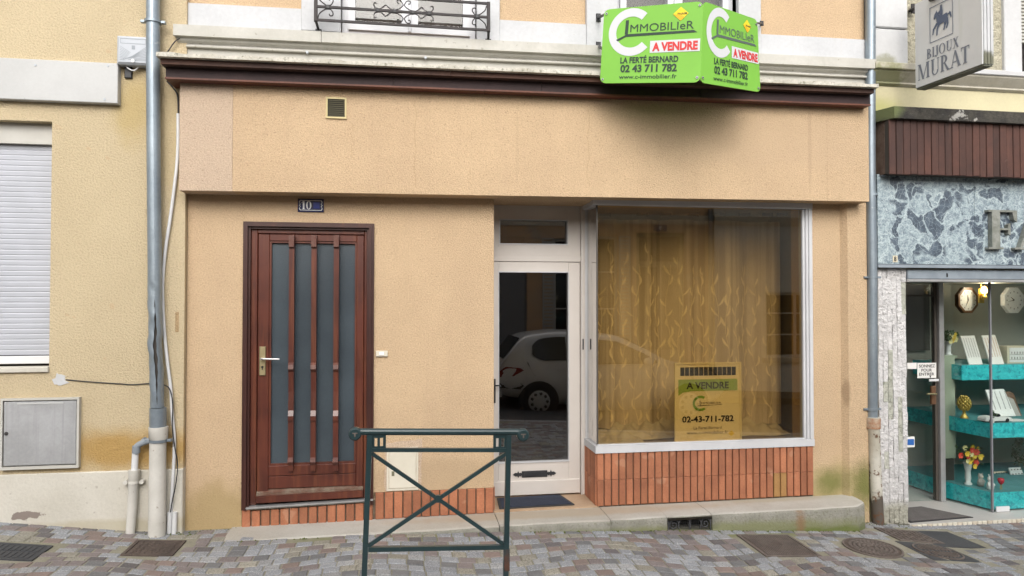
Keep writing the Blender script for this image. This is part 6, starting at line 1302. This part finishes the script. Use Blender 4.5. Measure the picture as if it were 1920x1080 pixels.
# ================================================================== ACROSS THE STREET (seen in the glass)
OY = -9.2
def opp(name, label, x0, x1, h, wall, openings, zb=-.9):
    t = thing(name, label, 'house', ((x0 + x1) / 2, OY, 0)); m = MB(); xs_ = sorted({x0, x1} | {o[0] for o in openings} | {o[1] for o in openings})
    for a, b in zip(xs_, xs_[1:]):
        op = sorted([o for o in openings if o[0] <= a + 1e-6 and o[1] >= b - 1e-6], key=lambda o: o[2]); z = zb
        for o in op: m.box(a, b, OY - .3, OY, z, o[2]); z = o[3]
        m.box(a, b, OY - .3, OY, z, h)
    m.build('wall', wall, t); m = MB(); m.box(x0, x1, OY - 5, OY + .25, h, h + .15); m.prism([(x0, OY + .2, h + .15), (x0, OY - 5, h + .15), (x0, OY - 2.4, h + .5)], (x1 - x0, 0, 0)); m.build('roof', 'opp_roof', t)
    m = MB(); m.box(x0, x1, OY - .8, OY - .7, zb, h); m.build('dark_rooms', 'dark_room', t)
    m = MB(); m.box(x0, x1, OY, OY + .05, h - .35, h - .05); m.box(x0, x1, OY, OY + .03, 3.42, 3.62); m.build('cornice', 'opp_stone', t)
    for o in openings:
        a, b, z0, z1, k = o
        if k == 'win':
            wn = MB(); frame_(wn, a, b, z0, z1, .06, OY - .15, OY - .08); wn.box((a + b) / 2 - .03, (a + b) / 2 + .03, OY - .15, OY - .08, z0 + .06, z1 - .06)
            for zq in (.35, .68): wn.box(a + .06, b - .06, OY - .14, OY - .09, z0 + (z1 - z0) * zq - .015, z0 + (z1 - z0) * zq + .015)
            wn = wn.build('window', 'opp_frame', t); m = MB(); m.box(a + .06, b - .06, OY - .125, OY - .12, z0 + .06, z1 - .06); m.build('pane', 'car_glass', wn); m = MB(); m.box(a - .1, b + .1, OY, OY + .1, z0 - .1, z0); m.build('sill', 'opp_stone', wn)
        elif k == 'grey':
            m = MB(); m.bbox(a, b, OY - .12, OY - .06, z0, z1); d = m.build('shutter', 'opp_grey', t); m = MB()
            for q in range(int((z1 - z0) / .3)): m.box(a + .05, b - .05, OY - .06, OY - .045, z0 + q * .3 + .02, z0 + q * .3 + .28)
            m.build('panel', 'opp_grey', d)
        elif k in ('door', 'olive'):
            mt_ = 'opp_wood' if k == 'door' else 'opp_olive'; m = MB(); frame_(m, a, b, z0, z1, .08, OY - .16, OY - .06); m.box(a + .08, b - .08, OY - .15, OY - .07, z1 - .75, z1 - .62); m.box((a + b) / 2 - .04, (a + b) / 2 + .04, OY - .15, OY - .07, z0, z1 - .75); d = m.build('door', mt_, t)
            m = MB(); m.box(a + .08, (a + b) / 2 - .04, OY - .14, OY - .10, z0, z0 + 1.0); m.box((a + b) / 2 + .04, b - .08, OY - .14, OY - .10, z0, z0 + 1.0); m.build('lower_panel', mt_, d); m = MB(); m.box(a + .08, b - .08, OY - .13, OY - .12, z0 + 1.0, z1 - .08); m.build('glass', 'car_glass', d)
    return t
o1 = opp('opposite_house', 'peach house across the street reflected in the shop glass', -5, 6.70, 4.35, 'opp_peach',
    [(-3.8, -2.6, .9, 2.7, 'win'), (-1.4, -.3, -.1, 2.4, 'door'), (1.2, 2.75, -.2, 3.0, 'grey'), (3.35, 4.62, .75, 3.15, 'win'), (5.02, 6.11, -.3, 3.24, 'olive')])
m = MB(); m.box(5.40, 5.70, OY, OY + .02, 3.27, 3.41); pt9 = m.build('number_plate', 'enamel_blue', o1); pl = Plane((5.70, OY + .02, 3.27), (-.3, 0, 0), (0, 0, .14), (0, 1, 0)); m = MB(); pl.text(m, '9', .4, .2, .6, .2, .02); m.build('digit', 'enamel_white', pt9)
for x in (3.22, 4.75):
    m = MB(); frame_(m, x - .13, x + .13, .75, 3.15, .03, OY + .001, OY + .04)
    for k in range(30): m.box(x - .1, x + .1, OY + .005, OY + .03, .80 + k * .077, .85 + k * .077)
    m.build('shutter_leaf', 'opp_frame', o1)
opp('opposite_house', 'white house across the street reflected at the right of the shop window', 6.80, 16, 4.2, 'opp_white', [(8.0, 9.5, .5, 1.95, 'win'), (11, 12, -.5, 1.8, 'door')])
m = MB(); m.tube([(6.68, OY + .07, -.3), (6.68, OY + .07, 4.15)], .05, 10); m.build('downpipe', 'opp_grey', None, 'grey downpipe between the two houses across the street', 'downpipe')
opp('opposite_house', 'pale stone house across the street to the left', -16, -5.05, 4.4, 'opp_stone', [(-8, -6.8, .8, 2.6, 'win'), (-12, -10.8, .8, 2.6, 'win')])

# ---------------- parked hatchback
car = thing('parked_car', 'silver grey hatchback parked across the street, reflected in the shop glass', 'car', (3.55, -6.55, -.2))
cx0, cyc, cz0 = 1.62, -6.60, -.245
prof = [(0, .52, .60), (.03, .45, .80), (.10, .40, .95), (.22, .36, 1.10), (.42, .34, 1.36), (.60, .33, 1.43), (1.0, .22, 1.475), (1.5, .20, 1.475), (2.0, .20, 1.42), (2.4, .20, 1.24), (2.7, .20, 1.06), (2.9, .20, .98), (3.3, .22, .90), (3.6, .28, .80), (3.75, .36, .70), (3.82, .45, .58)]
secs = []; N_ = 48
def lerp_prof(x):
    for (a, b0_, t0_), (c, b1_, t1_) in zip(prof, prof[1:]):
        if a <= x <= c: t = (x - a) / (c - a); return b0_ + (b1_ - b0_) * t, t0_ + (t1_ - t0_) * t
    return prof[-1][1:]
def cw(x): return .82 * (1 - .16 * max(0, (.5 - x) / .5) ** 2 - .2 * max(0, (x - 3.2) / .62) ** 2)
def belt(x): return min(.93 - .02 * x + .04 * (x < .6), lerp_prof(x)[1] - .02)
m = MB(); m.smooth = True
for i in range(N_ + 1):
    x = 3.82 * i / N_; b_, t_ = lerp_prof(x); wd = cw(x); bl_ = belt(x); hgt_ = max(0, t_ - bl_); rw = wd - hgt_ * .42
    half = [(wd * .86, b_), (wd * .97, b_ + (bl_ - b_) * .18), (wd, b_ + (bl_ - b_) * .45), (wd * .985, b_ + (bl_ - b_) * .8), (wd * .95, bl_), (wd * .95 - (wd * .95 - rw) * .5, bl_ + hgt_ * .52), (rw + .02, bl_ + hgt_ * .90), (rw * .82, t_ - .012), (rw * .4, t_)]
    secs.append([(cx0 + x, cyc + y, cz0 + z) for y, z in half] + [(cx0 + x, cyc - y, cz0 + z) for y, z in reversed(half)])
K = len(secs[0]); m.add([p for s_ in secs for p in s_], [(i * K + j, (i + 1) * K + j, (i + 1) * K + (j + 1) % K, i * K + (j + 1) % K) for i in range(N_) for j in range(K)] + [tuple(range(K - 1, -1, -1)), tuple(N_ * K + j for j in range(K))])
m.build('body', 'car_silver', car)
def side_y(x, z):
    b_, t_ = lerp_prof(x); wd = cw(x); bl_ = belt(x); hgt_ = max(.001, t_ - bl_); rw = wd - hgt_ * .42
    if z < bl_: return wd * .985
    return wd * .95 - (wd * .95 - rw) * min(1, (z - bl_) / hgt_ / .92)
def side_panel(name, pts, mt, off=.006, sides=(1, -1), parent=None):
    for s_ in sides:
        m = MB(); c = [(cx0 + x, cyc + s_ * (side_y(x, z) + off), cz0 + z) for x, z in pts]; m.add(c, [tuple(range(len(c)))]); m.add([(x, y - s_ * .02, z) for x, y, z in c] , []); n = len(c)
        m.f += [[i, (i + 1) % n, n + (i + 1) % n, n + i] for i in range(n)]; m.mi += [0] * n; m.sm += [False] * n; m.build(name, mt, parent or car)
def side_strip(name, x0, x1, zb, zt, mt, off=.032, n=10):
    for s_ in (1, -1):
        m = MB(); rows = []
        for i in range(n + 1):
            x = x0 + (x1 - x0) * i / n; b_, t_ = zb(x), zt(x); rows.append([(cx0 + x, cyc + s_ * (side_y(x, b_ + (t_ - b_) * k / 3) + off), cz0 + b_ + (t_ - b_) * k / 3) for k in range(4)])
        v = [p for r_ in rows for p in r_]; k = len(v); m.add(v + [(x, y - s_ * .03, z) for x, y, z in v], [(i * 4 + j, (i + 1) * 4 + j, (i + 1) * 4 + j + 1, i * 4 + j + 1) for i in range(n) for j in range(3)])
        m.build(name, mt, car)
roofz = lambda x: min(lerp_prof(x)[1] - .10, 1.385)
side_strip('side_window', .62, 1.22, lambda x: .98 + .10 * max(0, (.85 - x) / .23) ** 2, lambda x: roofz(x) - .10 * max(0, (.80 - x) / .18) ** 2, 'car_glass')
side_strip('side_window', 1.29, 2.58, lambda x: .965, lambda x: max(.975, roofz(x) - (.02 if x > 2 else 0)), 'car_glass')
side_panel('tail_light', [(.06, .70), (.05, .80), (.16, .88), (.40, .86), (.46, .82), (.28, .72)], 'car_red', .008); side_panel('headlight', [(3.2, .66), (3.15, .76), (3.55, .70), (3.68, .60)], 'opp_frame', .006)
side_panel('bumper_trim', [(.04, .52), (.04, .62), (.40, .60), (.46, .56), (.40, .50)], 'car_dark', .010); side_panel('door_handle', [(1.05, .80), (1.03, .84), (1.2, .85), (1.2, .80)], 'car_silver', .022)
for pts in ([(1.235, .30), (1.235, .96), (1.25, .96), (1.25, .30)], [(.52, .95), (.64, .72), (.85, .55), (.86, .565), (.65, .74), (.53, .96)], [(2.62, .3), (2.62, .96), (2.635, .96), (2.635, .3)], [(.9, .62), (.9, .65), (2.9, .63), (2.9, .60)]): side_panel('panel_gap', pts, 'car_dark', .004)
def plate_q(name, x0, z0, x1, z1, wf0, wf1, mt, off):
    w0, w1 = (cw(x0) - .10) * wf0, (cw(x1) - .28) * wf1; d = Vector((-(z1 - z0), 0, x1 - x0)).normalized() * off
    q = [Vector((cx0 + x0, cyc - w0, cz0 + z0)) + d, Vector((cx0 + x0, cyc + w0, cz0 + z0)) + d, Vector((cx0 + x1, cyc + w1, cz0 + z1)) + d, Vector((cx0 + x1, cyc - w1, cz0 + z1)) + d]; m = MB(); m.prism(q, -d.normalized() * .01); m.build(name, mt, car)
plate_q('rear_window', .14, 1.0, .42, 1.36, .86, 1.12, 'car_glass', .012); plate_q('windscreen', 2.72, 1.05, 2.10, 1.385, .88, 1.12, 'car_glass', .014)
m = MB(); m.box(cx0 - .012, cx0 + .02, cyc - .26, cyc + .26, cz0 + .66, cz0 + .76); m.build('licence_plate', 'enamel_white', car)
m = MB(); m.box(cx0 - .03, cx0 + .10, cyc - .70, cyc + .70, cz0 + .36, cz0 + .58); m.build('bumper', 'car_silver', car)
for x in (.72, 3.12):
    for s_ in (1, -1):
        y = cyc + s_ * cw(x); c = Vector((cx0 + x, y, cz0 + .29))
        m = MB(); m.tube([c - Vector((0, s_ * .2, 0)), c + Vector((0, s_ * .006, 0))], .345, 28); m.build('wheel_arch', 'car_dark', car)
        m = MB(); m.tube([c - Vector((0, s_ * .19, 0)), c + Vector((0, s_ * .01, 0)), c + Vector((0, s_ * .022, 0))], .285, 28, rs=[.285, .285, .265]); wh = m.build('wheel', 'tyre', car)
        m = MB(); m.tube([c + Vector((0, s_ * .021, 0)), c + Vector((0, s_ * .034, 0)), c + Vector((0, s_ * .038, 0))], .185, 24, rs=[.19, .18, .06]); rm = m.build('rim', 'hubcap', wh)
        for k in range(9):
            a = R(40 * k); e = c + Vector((.135 * math.cos(a), s_ * .034, .135 * math.sin(a))); m = MB(); m.tube([e, e + Vector((0, s_ * .006, 0))], .026, 10); m.build('vent_hole', 'car_dark', wh)
m = MB(); m.tube([(cx0 + 2.4, cyc + .80, cz0 + 1.0), (cx0 + 2.42, cyc + .95, cz0 + 1.03)], .06, 10); m.build('door_mirror', 'car_silver', car)
